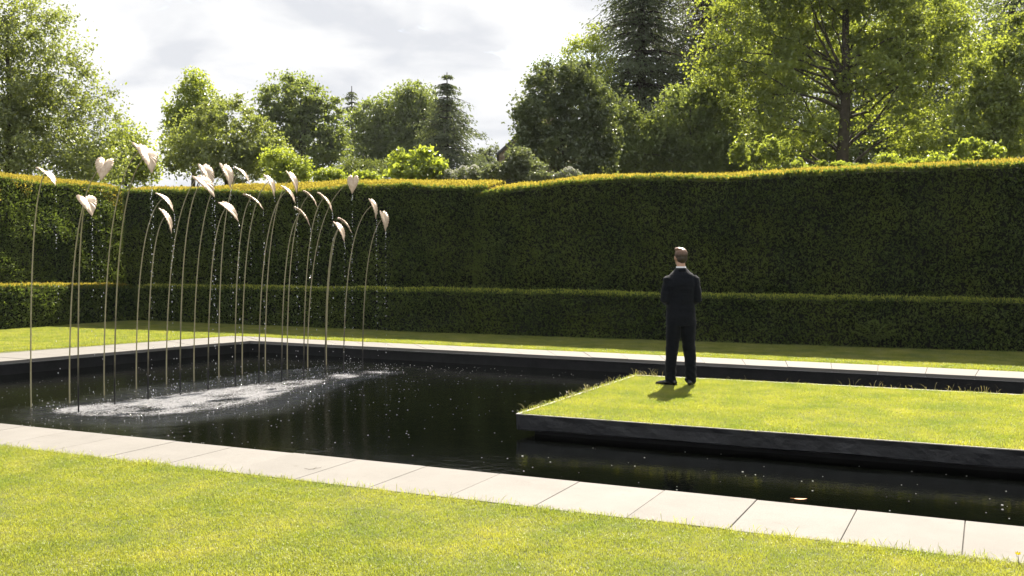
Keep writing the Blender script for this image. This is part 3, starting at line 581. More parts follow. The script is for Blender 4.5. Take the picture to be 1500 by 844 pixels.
tree('round_dark_tree', 'big round dark green tree with domed crown', 'tree', 66, 448, [(428, 145, 52, 42), (405, 175, 38, 45), (470, 180, 42, 48), (445, 215, 62, 50), (490, 210, 26, 38), (395, 215, 30, 40)], M_deep, 36000, .21, .66, 240, .17, .45, 16, spray=.75, flat=.5, shell=.45)
conifer('spruce_tree', 'small pointed spruce beside the domed dark tree', 88, 516, 126, 74, M_con, 11000, .28, tiers=30, power=.8)
tree('round_dark_tree', 'dark green round tree between two conifers', 'tree', 82, 560, [(550, 182, 36, 40), (540, 215, 40, 38), (580, 172, 36, 42), (575, 215, 44, 40)], M_deep, 28000, .23, .66, 80, .24, .4, 10, shell=.45)
tree('round_dark_tree', 'taller dark green round tree leaning on the open conifer', 'tree', 80, 612, [(608, 148, 34, 30), (600, 180, 40, 38), (628, 190, 38, 44), (612, 220, 48, 38)], M_deep, 28000, .23, .66, 80, .24, .4, 10, shell=.45)
conifer('fir_tree', 'tall fir top just showing behind the round trees', 92, 612, 116, 60, M_con, 14000, .3, tiers=30)
conifer('cedar_tree', 'open dark conifer with ragged sides at the edge of the sky gap', 74, 655, 106, 140, M_con, 60000, .25, tiers=34, droop=.3, power=.8, per=7)
tree('shrub', 'grey green spreading shrub under the domed dark tree', 'shrub', 40, 535, [(520, 245, 34, 16), (560, 247, 38, 17), (540, 252, 60, 12)], M_mid, 9000, .1, .5, 44, .28, .07, 8, group='shrubs behind the hedge')
tree('shrub', 'bright lime shrub with large leaves in front of dark trees', 'shrub', 30, 612, [(590, 240, 24, 22), (625, 240, 28, 26), (608, 252, 44, 16), (640, 250, 18, 18)], M_lime, 5200, .14, .7, 44, .26, .05, 12, group='shrubs behind the hedge')
tree('shrub', 'low rounded lime shrub showing just over the hedge', 'shrub', 28, 535, [(535, 262, 26, 12)], M_lime, 2600, .09, .65, 16, .35, .04, 4, group='shrubs behind the hedge')
tree('shrub', 'small lime shrub with a few pink buds over the hedge', 'shrub', 28, 482, [(484, 260, 24, 14)], M_lime, 2800, .09, .65, 16, .35, .04, 4, group='shrubs behind the hedge')
def blossoms(root, rp, lob, C, R):
    n = 900; i = RNG.integers(0, len(C), n); u = rand_unit(n); u[:, 2] = np.abs(u[:, 2]); P = C[i] + u * R[i][:, None] * 1.02
    Vt, Fq = leaf_cards(P, rand_unit(n), rand_unit(n), .07, .06); link('blossom', np_mesh('blossom', Vt, Fq, dict(var=np.repeat(RNG.uniform(0, 1, n), 4))), M_flower, root)
tree('flowering_shrub', 'white flowering shrub beside the little slate roof', 'shrub', 30, 675, [(665, 262, 26, 13), (690, 257, 18, 16), (648, 265, 14, 9)], M_pale, 3200, .08, .6, 26, .32, .05, 5, group='shrubs behind the hedge', extra=blossoms)
tree('distant_tree', 'pale hazy tree far off in the sky gap', 'tree', 120, 712, [(708, 232, 14, 16), (722, 226, 12, 16), (700, 245, 14, 12), (716, 246, 22, 14)], M_pale, 3600, .34, .6, 34, .26, .3, 10, shell=.1)
tree('shrub', 'grey green bush hiding the stone gable foot', 'shrub', 29.5, 752, [(762, 234, 22, 20), (738, 250, 26, 14), (768, 246, 32, 20), (716, 256, 14, 8)], M_pale, 9500, .1, .6, 44, .28, .07, 8, group='shrubs behind the hedge')
# middle and right
tree('dark_broadleaf_tree', 'dark glossy broadleaf tree at the right edge of the sky gap', 'tree', 38, 815, [(815, 126, 48, 44), (842, 118, 36, 40), (858, 155, 42, 56), (788, 166, 42, 44), (850, 170, 42, 50), (825, 215, 56, 45), (774, 190, 28, 38), (768, 222, 26, 30), (865, 225, 45, 42), (885, 190, 32, 50)], M_gloss, 60000, .13, .62, 340, .16, .25, 18, spray=.7, shell=.3)
tree('slender_tree', 'slender yellow green tree with bare curving branches between dark trees', 'tree', 47, 872, [(850, 75, 30, 26), (875, 60, 22, 24), (862, 105, 34, 22), (885, 95, 20, 30), (840, 95, 18, 12), (880, 140, 18, 26)], M_lime, 5200, .13, .6, 44, .3, .2, 30, .42, shell=.1)
conifer('fir_tree', 'towering dark fir rising out of the picture', 52, 938, -150, 165, M_con, 92000, .2, tiers=42, droop=.35, power=.55, trunk_r=.42, per=10)
conifer('fir_tree', 'towering bronze tinted fir close behind the dark fir', 60, 1035, -170, 150, M_conb, 66000, .23, tiers=40, droop=.35, power=.5, trunk_r=.42, per=10)
tree('dark_broadleaf_tree', 'dark green tree filling the space under the two firs', 'tree', 43, 1030, [(1000, 180, 52, 56), (1050, 165, 50, 66), (1030, 225, 70, 40), (950, 215, 52, 48), (1085, 220, 45, 45), (908, 195, 40, 62), (900, 235, 50, 30)], M_deep, 60000, .15, .6, 120, .22, .25, 12, shell=.4)
def oak_limbs(root, rp, lob, C, R): pass
tree('oak_tree', 'huge bright green oak with thick straight trunk and spreading limbs', 'tree', 41, 1238,
     [(1225, -60, 150, 90), (1100, 20, 85, 65), (1060, 95, 62, 55), (1130, 110, 75, 60), (1340, 40, 100, 75), (1400, 85, 55, 60), (1290, 110, 75, 55, -1), (1180, 60, 80, 60, 2), (1160, 190, 75, 45), (1120, 215, 45, 35), (1320, 175, 75, 45), (1350, 215, 60, 35), (1230, 20, 70, 60, 2)],
     M_oak, 115000, .135, .75, 620, .15, .36, 40, .36, spray=.72, shell=.25, top=15.5, flat=.6, zmin=3.0)
tree('dark_broadleaf_tree', 'deep shaded tree standing behind the oak trunk', 'tree', 54, 1250, [(1260, 130, 90, 70), (1180, 190, 90, 60), (1340, 190, 100, 60), (1420, 130, 60, 80), (1260, 225, 120, 40), (1170, 50, 90, 80), (1330, 40, 110, 80), (1440, 50, 60, 80), (1095, 110, 60, 70)], M_deep, 60000, .19, .62, 120, .22, .3, 10, shell=.4)
tree('light_broadleaf_tree', 'light green tree at the right end of the hedge', 'tree', 36, 1470, [(1465, 110, 50, 60), (1500, 80, 50, 60), (1440, 165, 45, 45), (1490, 175, 60, 60), (1450, 215, 60, 32), (1400, 215, 40, 30)], M_oak, 42000, .12, .68, 300, .15, .2, 18, spray=.8, shell=.25)
conifer('fir_tree', 'dark fir looming behind the light green tree', 58, 1478, -120, 110, M_con, 36000, .24, tiers=26, droop=.3, power=.55, trunk_r=.4, per=9)
for px_, top_, hp_, lb_ in ((1130, -130, 120, 'tall dark fir behind the left half of the oak'), (1240, -150, 125, 'tall dark fir straight behind the oak trunk'), (1360, -140, 125, 'tall dark fir behind the right half of the oak')):
    conifer('fir_tree', lb_, 66, px_, top_, hp_, M_con, 30000, .3, tiers=24, droop=.3, power=.5, trunk_r=.4, per=9)
for px, ry, py, lb, mm in ((1115, 24, 226, 'leafy green bush under the left limb of the oak', M_oak), (1195, 12, 243, 'low green bush between the low limb and the oak trunk', M_oak), (1262, 12, 240, 'pale green saplings in front of the oak trunk', M_lime), (1345, 14, 236, 'yellow green bush right of the oak trunk', M_lime), (1425, 22, 224, 'tall pale lime bush near the right end of the hedge', M_lime)):
    lobes = [(px + RNG.uniform(-42, 42), py + RNG.uniform(-.5, .9) * ry, RNG.uniform(9, 17), RNG.uniform(.5, 1.15) * ry, RNG.uniform(-.6, .6)) for _ in range(9)]
    tree('shrub', lb, 'shrub', 29, px, lobes, mm, 5200, .105, .62, 110, .24, .05, 14, group='shrubs behind the hedge', ragged=.7, spray=.8)
for px, lb in ((790, 'low pale flowering shrub just over the hedge beside the gable bush'), (832, 'low pale flowering shrub just over the hedge under the glossy dark tree')):
    tree('flowering_shrub', lb, 'shrub', 29, px, [(px, 260, 24, 10)], M_pale, 2200, .075, .6, 16, .34, .04, 4, group='shrubs behind the hedge', extra=blossoms if px > 800 else None)

# stone house and slate roofed shed half hidden by the bushes
M_wall = solid('brown rubble stone', (.16, .12, .085), (.30, .24, .18), .9, 5, bump=.6, bscale=9)
M_slater = solid('grey slate roof', (.055, .055, .06), (.10, .10, .11), .7, 3, bump=.3, bscale=18)
def gabled(name, label, eave, ridge_px, Z, length, m_wall, verge):
    """gable end towards the camera; eave is the pixel of the near left eave"""
    e = at_depth(*eave, Z); r = at_depth(*ridge_px, Z); root_p = np.array([r[0], r[1], 0]); root = empty(name, root_p)
    hw = abs((r - e).dot(RIGHT)); he = e[2]; hr_ = r[2]
    def w(x, y, z): return RIGHT * x + FWDH * y + UPV * z
    V = []
    for y in (0, length): V += [w(-hw, y, 0), w(hw, y, 0), w(hw, y, he), w(0, y, hr_), w(-hw, y, he)]
    link('wall', np_mesh('wall', V, [np.array([[0, 1, 2, 3, 4], [9, 8, 7, 6, 5]]), np.array([[0, 4, 9, 5], [1, 6, 7, 2]])]), m_wall, root)
    sl = (hr_ - he) / hw; rf = []
    for s in (-1, 1):
        a = [w(s * (hw + verge), -verge, he - sl * verge + .02), w(0, -verge, hr_ + .02), w(0, length + verge, hr_ + .02), w(s * (hw + verge), length + verge, he - sl * verge + .02)]
        b = [p + UPV * .12 for p in a]; Vr = a + b
        rf.append(link('roof', np_mesh('roof', Vr, [[3, 2, 1, 0], [4, 5, 6, 7], [0, 1, 5, 4], [1, 2, 6, 5], [2, 3, 7, 6], [3, 0, 4, 7]]), M_slater, root))
    tag(root, label, 'building'); return root
gabled('stone_house', 'brown stone house gable showing above the bushes at the sky gap', (731, 226), (800, 164), 46, 9, M_wall, .12)
M_shed = solid('dark shed boards', (.035, .035, .038), (.06, .06, .062), .8, 6)
gabled('garden_shed', 'small slate roofed shed just above the hedge beside white blossom', (699, 259), (734, 246.5), 31, 4, M_shed, .15)
#@@THINGS
# ================================================================== LEAF FOUNTAINS
def bronze(name, c0, c1, rough, metal):
    return solid(name, c0, c1, rough, 14, metal, bump=.15, bscale=40)
M_leafm = bronze('pale patinated bronze leaf', (.48, .36, .25), (.62, .50, .37), .38, .15)
M_stem = bronze('olive bronze stem', (.30, .27, .15), (.40, .36, .22), .4, .2)
def dark_foot_stem():
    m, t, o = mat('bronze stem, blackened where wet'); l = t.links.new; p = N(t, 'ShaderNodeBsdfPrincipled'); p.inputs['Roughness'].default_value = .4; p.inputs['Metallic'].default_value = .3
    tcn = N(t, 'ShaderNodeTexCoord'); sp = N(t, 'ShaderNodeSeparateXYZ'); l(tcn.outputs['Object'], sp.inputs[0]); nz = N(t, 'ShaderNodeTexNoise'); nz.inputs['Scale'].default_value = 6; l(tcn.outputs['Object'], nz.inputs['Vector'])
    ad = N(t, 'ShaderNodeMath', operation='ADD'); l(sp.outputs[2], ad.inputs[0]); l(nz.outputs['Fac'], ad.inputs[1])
    mr = N(t, 'ShaderNodeMapRange'); mr.inputs[1].default_value = .75; mr.inputs[2].default_value = 1.7; l(ad.outputs[0], mr.inputs[0])  # stem colour darkens towards its foot
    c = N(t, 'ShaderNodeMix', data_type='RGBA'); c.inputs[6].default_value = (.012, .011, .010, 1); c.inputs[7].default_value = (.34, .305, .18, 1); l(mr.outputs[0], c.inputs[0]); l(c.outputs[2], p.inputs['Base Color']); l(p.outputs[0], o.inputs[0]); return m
M_stemdark = dark_foot_stem()
HALF = np.array([(-.012, 0), (-.09, .010), (-.148, .036), (-.158, .075), (-.125, .112), (-.055, .136), (.03, .138), (.115, .114), (.195, .074), (.262, .034), (.315, 0)])
def leaf_mesh():
    t = np.linspace(0, 1, 73); seg = np.concatenate([[0], np.cumsum(np.linalg.norm(np.diff(HALF, axis=0), axis=1))]); seg /= seg[-1]
    h = np.stack([np.interp(t, seg, HALF[:, 0]), np.interp(t, seg, HALF[:, 1])], 1)
    h[1:-1] = (h[:-2] + 2 * h[1:-1] + h[2:]) / 4; ol = np.concatenate([h, h[-2:0:-1] * [1, -1]]); n = len(ol); c = np.array([.02, 0.]); rings = [.12, .3, .5, .7, .86, 1.0]
    V = [(c[0], c[1])]; sc_ = [0]
    for r in rings:
        for p in ol: V.append(tuple(c + (p - c) * r)); sc_.append(r)
    V = np.array(V); sc_ = np.array(sc_); a_ = np.arctan2(np.abs(V[:, 1]), V[:, 0]); V = c + (V - c) * (1 + .025 * sc_ * np.cos(a_ * 19))[:, None]; x, y = V[:, 0], V[:, 1]
    ang = np.arctan2(np.abs(y), x - .0); vein = np.cos(ang * 19) * .0075 * sc_
    z = .42 * np.abs(y) * (1 - .9 * np.abs(y) / .3) - .55 * np.clip(x, 0, 1) ** 2 - .35 * np.clip(-x, 0, 1) ** 1.3 + vein - .016 * sc_ ** 6
    top = np.stack([x, y, z], 1); bot = top - [0, 0, .006]; m = len(top); T = []; Q = []
    for o, fl in ((0, 1), (m, -1)):
        for k in range(n): T.append([o, o + 1 + k, o + 1 + (k + 1) % n][::fl])
        for i in range(len(rings) - 1):
            for k in range(n): Q.append([o + 1 + i * n + k, o + 1 + (i + 1) * n + k, o + 1 + (i + 1) * n + (k + 1) % n, o + 1 + i * n + (k + 1) % n][::fl])
    e = 1 + (len(rings) - 1) * n
    for k in range(n): Q.append([e + k, m + e + k, m + e + (k + 1) % n, e + (k + 1) % n])
    return np_mesh('leaf', np.concatenate([top, bot]), [np.array(Q), np.array(T)])
LEAF = leaf_mesh(); LEAF.materials.append(M_leafm); LEAF.polygons.foreach_set('use_smooth', np.ones(len(LEAF.polygons), bool))
# (row, index, leaf attach pixel, yaw from the right towards the camera, droop below level, size)
SPEC = [('B', 0, (67, 253), 24, 32, 1.0), ('B', 1, (153, 240), 84, 52, 1.0), ('F', 0, (127, 293), 48, 38, 1.05), ('B', 2, (208, 219), 26, 48, 1.15), ('F', 1, (216, 226), 46, 50, 1.12),
        ('B', 3, (240, 290), 6, 42, 1.0), ('F', 2, (243, 316), 14, 58, 1.0), ('B', 4, (302, 250), 26, 58, 1.1), ('F', 3, (297, 265), 20, 40, 1.15), ('B', 5, (332, 250), 28, 62, 1.12), ('B', 6, (353, 251), 5, 42, .95),
        ('F', 4, (333, 303), 5, 42, 1.05), ('F', 5, (368, 290), 0, 32, 1.0), ('B', 7, (395, 265), 18, 60, 1.08), ('F', 6, (421, 279), 8, 46, .95), ('B', 8, (428, 260), 20, 60, 1.1), ('B', 9, (453, 286), 4, 44, 1.0),
        ('F', 7, (441, 311), 0, 46, 1.05), ('F', 8, (475, 290), 14, 46, 1.05), ('B', 10, (517, 265), 96, 72, .9), ('F', 9, (497, 333), 24, 56, 1.0), ('B', 11, (503, 325), -4, 42, 1.0), ('F', 10, (547, 300), 14, 68, .95), ('F', 11, (563, 318), 30, 74, .95)]
ORD = ['first', 'second', 'third', 'fourth', 'fifth', 'sixth', 'seventh', 'eighth', 'ninth', 'tenth', 'eleventh', 'last']
DRIPS = []
for row, i, att, yaw, droop, size in SPEC:
    Bp = (fr_w if row == 'F' else bk_w)[i]; Zb = Bp.dot(FWDH); px0 = (FRONT if row == 'F' else BACK)[i][0]
    T0 = at_depth(*att, Zb); rc = (T0 - Bp).dot(RIGHT); tow = float(np.clip(abs(rc) * math.tan(rad(min(yaw, 75))), 0, .45))
    T = at_depth(*att, Zb - tow); off = T - Bp; hh = off[2]; oh = off * [1, 1, 0]
    dirh = RIGHT * math.cos(rad(yaw)) - FWDH * math.sin(rad(yaw))
    root = empty('leaf_fountain', Bp)
    t = np.linspace(0, 1, 22)[:, None]; P1 = UPV * .5 * hh + oh * .02; P2 = oh * .25 + UPV * .93 * hh
    path = 3 * t * (1 - t) ** 2 * P1 + 3 * t ** 2 * (1 - t) * P2 + t ** 3 * off; path[0] -= UPV * .6
    v, f = tube(path, np.linspace(.0095, .006, 22), 8); link('stem', np_mesh('stem', v, f), M_stemdark if row == 'F' else M_stem, root, smooth=True)
    X = Vector(dirh * math.cos(rad(droop)) - UPV * math.sin(rad(droop))).normalized(); Yv = Vector(np.cross(UPV, dirh)).normalized(); Zv = X.cross(Yv)
    roll = Matrix.Rotation(rad(RNG.uniform(-14, 14)), 4, X)
    M3 = roll @ Matrix((X, Yv, Zv)).transposed().to_4x4(); s = size * .77
    lf = link('leaf', LEAF, None, root); lf.matrix_local = Matrix.Translation(off) @ M3 @ Matrix.Scale(s, 4)
    vn = link('midrib', bpy.data.meshes.get('midrib') or np_mesh('midrib', *tube([(-.03, 0, -.006), (.08, 0, -.010), (.2, 0, -.028), (.30, 0, -.056)], [.008, .007, .005, .002], 6)), M_stem, lf)
    tip = Matrix.Translation(Bp + off) @ M3 @ Vector((.315 * s, 0, -.055 * s)); DRIPS.append(np.array(tip))
    rw = 'row nearer the island' if row == 'F' else 'row nearer the side hedge'
    tag(root, f'pale bronze leaf fountain, {ORD[i]} from the front coping in {rw}', 'fountain', 'leaf fountains standing in the pool')

# falling drops, splashes and floating specks
M_drop = solid('water drop', (.75, .77, .8), (.85, .86, .88), .12, 5, spec=.8)
bmi = bmesh.new(); bmesh.ops.create_icosphere(bmi, subdivisions=1, radius=1); ICO = np.array([v.co[:] for v in bmi.verts]); ICOF = np.array([[v.index for v in f.verts] for f in bmi.faces]); bmi.free()
def blobs(name, C, S, m, attrs=None):
    C = np.asarray(C); S = np.asarray(S); V = (C[:, None] + ICO[None] * S[:, None]).reshape(-1, 3); Fq = (ICOF[None] + (np.arange(len(C)) * len(ICO))[:, None, None]).reshape(-1, 3)
    return tag(link(name, np_mesh(name, V, Fq), m, smooth=True), kind='stuff')
C, S = [], []
for k, tp in enumerate(DRIPS):
    zz = tp[2] - .03; step = .022; dens = RNG.uniform(.4, .9)
    while zz > WATER + .02:
        if RNG.uniform() < dens:
            wob = .004 + .013 * (tp[2] - zz) / 3; C.append([tp[0] + RNG.normal(0, wob), tp[1] + RNG.normal(0, wob), zz]); r = RNG.uniform(.003, .006); S.append([r, r, r * RNG.uniform(1, 2.6)])
        zz -= step * RNG.uniform(.5, 1.8); step = min(step * 1.05, .10)
    for j in range(18):      # crown of splashing drops
        a = RNG.uniform(0, 6.28); r = abs(RNG.normal(0, .16)); C.append([tp[0] + r * math.cos(a), tp[1] + r * math.sin(a), WATER + abs(RNG.normal(0, .05)) + .01]); q = RNG.uniform(.002, .005); S.append([q, q, q])
blobs('falling_drops', C, S, M_drop)
M_speck = solid('pale floating specks', (.45, .44, .40), (.65, .64, .6), .6, 5)
n = 1700; P = np.stack([np.where(RNG.uniform(size=n) < .55, RNG.normal(-9.6, 1.5, n), RNG.uniform(-14, 2.5, n)), RNG.uniform(7.0, 15.6, n), np.full(n, WATER + .002)], 1)
ok = (P[:, 0] > -13.4) & ~((P[:, 0] > IX0 - .05) & (P[:, 1] > IY0 - .05) & (P[:, 1] < IY1 + .05)); P = P[ok]
r = RNG.uniform(.003, .0095, len(P)) * RNG.uniform(.5, 1.2, len(P)); blobs('floating_specks', P, np.stack([r, r * RNG.uniform(.6, 1.2, len(P)), r * .35], 1), M_speck)

# one orange fallen leaf on the water
def flat_leaf(name, label, px, py, z, size, m, rz):
    p = on_z(px, py, z); o = [(-.5, 0, .03), (-.3, .17, .015), (.0, .24, 0), (.3, .15, .01), (.55, 0, .05), (.3, -.14, .02), (0, -.22, .01), (-.3, -.15, .02)]
    V = np.array([(0, 0, -.0)] + o) * size; Fq = np.array([[0, 1 + k, 1 + (k + 1) % 8] for k in range(8)]); V2 = np.concatenate([V, V - [0, 0, .002]])
    F2 = np.concatenate([Fq, Fq[:, ::-1] + 9]); sd_ = np.array([[1 + k, 10 + k, 10 + (k + 1) % 8, 1 + (k + 1) % 8] for k in range(8)])
    root = empty(name, p, rz); link('blade', np_mesh('blade', V2, [F2, sd_]), m, root)
    v, f = tube([(-.5 * size, 0, .03 * size), (-.75 * size, .04 * size, .05 * size)], [.003, .002], 5); link('stalk', np_mesh('stalk', v, f), m, root)
    return tag(root, label, 'leaf')
M_orange = solid('orange dead leaf', (.45, .16, .03), (.55, .24, .06), .6, 30)
flat_leaf('fallen_leaf', 'orange dead leaf floating on the black water', 1172, 731, WATER + .006, .10, M_orange, .4)
#@@PERSON
# ================================================================== PERSON
def loft(rings, seg=20):
    """closed skin through rings (centre, half-width vector, half-depth vector)"""
    V = []
    for c, a, b in rings:
        c, a, b = np.array(c, float), np.array(a, float), np.array(b, float)
        for k in range(seg): t = 2 * math.pi * k / seg; V.append(c + a * math.cos(t) + b * math.sin(t))
    n = len(rings); T = [[i * seg + k, i * seg + (k + 1) % seg, (i + 1) * seg + (k + 1) % seg, (i + 1) * seg + k] for i in range(n - 1) for k in range(seg)]
    V.append(np.mean(V[:seg], axis=0)); V.append(np.mean(V[(n - 1) * seg:n * seg], axis=0)); m = n * seg
    tri = [[m, (k + 1) % seg, k] for k in range(seg)] + [[m + 1, (n - 1) * seg + k, (n - 1) * seg + (k + 1) % seg] for k in range(seg)]
    return np.array(V), np.array(T), np.array(tri)
def limb(pts, rads, seg=14, flat=1.0):
    pts = np.array(pts, float); rings = []; prev = np.array([1., 0, 0])
    for i in range(len(pts)):
        d = norm(pts[min(i + 1, len(pts) - 1)] - pts[max(i - 1, 0)]); a = prev - d * prev.dot(d)
        if np.linalg.norm(a) < .05: a = np.cross(d, [0, 1, 0])
        a = norm(a); prev = a; b = np.cross(d, a); rings.append((pts[i], a * rads[i], b * rads[i] * flat))
    d0 = norm(pts[0] - pts[1]); d1 = norm(pts[-1] - pts[-2])
    rings = [(pts[0] + d0 * rads[0] * .6, rings[0][1] * .55, rings[0][2] * .55)] + rings + [(pts[-1] + d1 * rads[-1] * .6, rings[-1][1] * .55, rings[-1][2] * .55)]
    return loft(rings, seg)
def fuse(name, parts, voxel, m, parent=None, smooth_it=2, wrinkle=None):
    V, Q, T = [], [], []; o = 0
    for v, q, t in parts: V.append(v); Q.append(q + o); T.append(t + o); o += len(v)
    me = np_mesh(name, np.concatenate(V), [np.concatenate(Q), np.concatenate(T)])
    bm = bmesh.new(); bm.from_mesh(me); bmesh.ops.recalc_face_normals(bm, faces=bm.faces[:]); bm.to_mesh(me); bm.free()
    ob = bpy.data.objects.new(name, me); COL.objects.link(ob)
    r = ob.modifiers.new('r', 'REMESH'); r.mode = 'VOXEL'; r.voxel_size = voxel
    if smooth_it: s = ob.modifiers.new('s', 'SMOOTH'); s.iterations = smooth_it; s.factor = .5
    dg = bpy.context.evaluated_depsgraph_get(); m2 = bpy.data.meshes.new_from_object(ob.evaluated_get(dg)); ob.modifiers.clear(); ob.data = m2; m2.name = name; bpy.data.meshes.remove(me)
    if wrinkle:
        co = np.empty(len(m2.vertices) * 3, np.float32); m2.vertices.foreach_get('co', co); co = co.reshape(-1, 3); nr = np.array([v.normal[:] for v in m2.vertices]); co = co + nr * wrinkle(co)[:, None]; m2.vertices.foreach_set('co', co.astype(np.float32).ravel()); m2.update()
    m2.materials.clear(); m2.materials.append(m); m2.polygons.foreach_set('use_smooth', np.ones(len(m2.polygons), bool))
    if parent: ob.parent = parent
    return ob
M_skin = solid('skin', (.42, .24, .16), (.50, .30, .21), .5, 12)
M_suit = solid('navy wool suit', (.0035, .0045, .0075), (.007, .0088, .013), .85, 30, bump=.25, bscale=90, spec=.12)
M_trou = solid('navy wool trousers', (.0035, .0045, .0068), (.0065, .0082, .0115), .9, 30, bump=.25, bscale=90, spec=.1)
for m_ in (M_suit, M_trou):
    pb = [n_ for n_ in m_.node_tree.nodes if n_.type == 'BSDF_PRINCIPLED'][0]; pb.inputs['Sheen Weight'].default_value = .12; pb.inputs['Sheen Roughness'].default_value = .4
M_shirt = solid('white shirt', (.70, .70, .72), (.78, .78, .79), .7, 20)
M_shoe = solid('polished black shoe', (.008, .007, .007), (.014, .012, .011), .18, 8)
def hair_material():
    m, t, o = mat('short brown hair'); l = t.links.new; p = N(t, 'ShaderNodeBsdfPrincipled'); p.inputs['Roughness'].default_value = .45; p.inputs['Specular IOR Level'].default_value = .6
    tcn = N(t, 'ShaderNodeTexCoord'); mpn = N(t, 'ShaderNodeMapping'); mpn.inputs['Scale'].default_value = (160, 40, 40); nz = N(t, 'ShaderNodeTexNoise'); nz.inputs['Scale'].default_value = 1; nz.inputs['Detail'].default_value = 4
    sp = N(t, 'ShaderNodeSeparateXYZ'); l(tcn.outputs['Object'], sp.inputs[0]); l(tcn.outputs['Object'], mpn.inputs[0]); l(mpn.outputs[0], nz.inputs['Vector'])
    mr = N(t, 'ShaderNodeMapRange'); mr.inputs[1].default_value = 1.68; mr.inputs[2].default_value = 1.745; l(sp.outputs[2], mr.inputs[0])
    c = N(t, 'ShaderNodeMix', data_type='RGBA'); c.inputs[6].default_value = (.035, .02, .012, 1); c.inputs[7].default_value = (.20, .095, .045, 1); l(mr.outputs[0], c.inputs[0])  # top of the hair lighter: sunlight put into the colour
    k = N(t, 'ShaderNodeMix', data_type='RGBA', blend_type='MULTIPLY'); k.inputs[0].default_value = .5; l(c.outputs[2], k.inputs[6]); l(nz.outputs['Fac'], k.inputs[7]); l(k.outputs[2], p.inputs['Base Color'])
    b = N(t, 'ShaderNodeBump'); b.inputs['Strength'].default_value = .8; b.inputs['Distance'].default_value = .004; l(nz.outputs['Fac'], b.inputs['Height']); l(b.outputs[0], p.inputs['Normal']); l(p.outputs[0], o.inputs[0]); return m
M_hair = hair_material()
E_ = np.array
def ell(c, a, b, cz, n=9, seg=18, R=None):
    """ellipsoid as rings"""
    rings = []
    for i in range(n):
        t = -math.pi / 2 + math.pi * (i + .5) / n * .998; r = math.cos(t); rings.append((E_(c) + E_([0, 0, cz * math.sin(t)]), E_([a * r, 0, 0]), E_([0, b * r, 0])))
    v, q, t = loft(rings, seg)
    if R is not None: v = (v - c) @ R.T + c
    return v, q, t
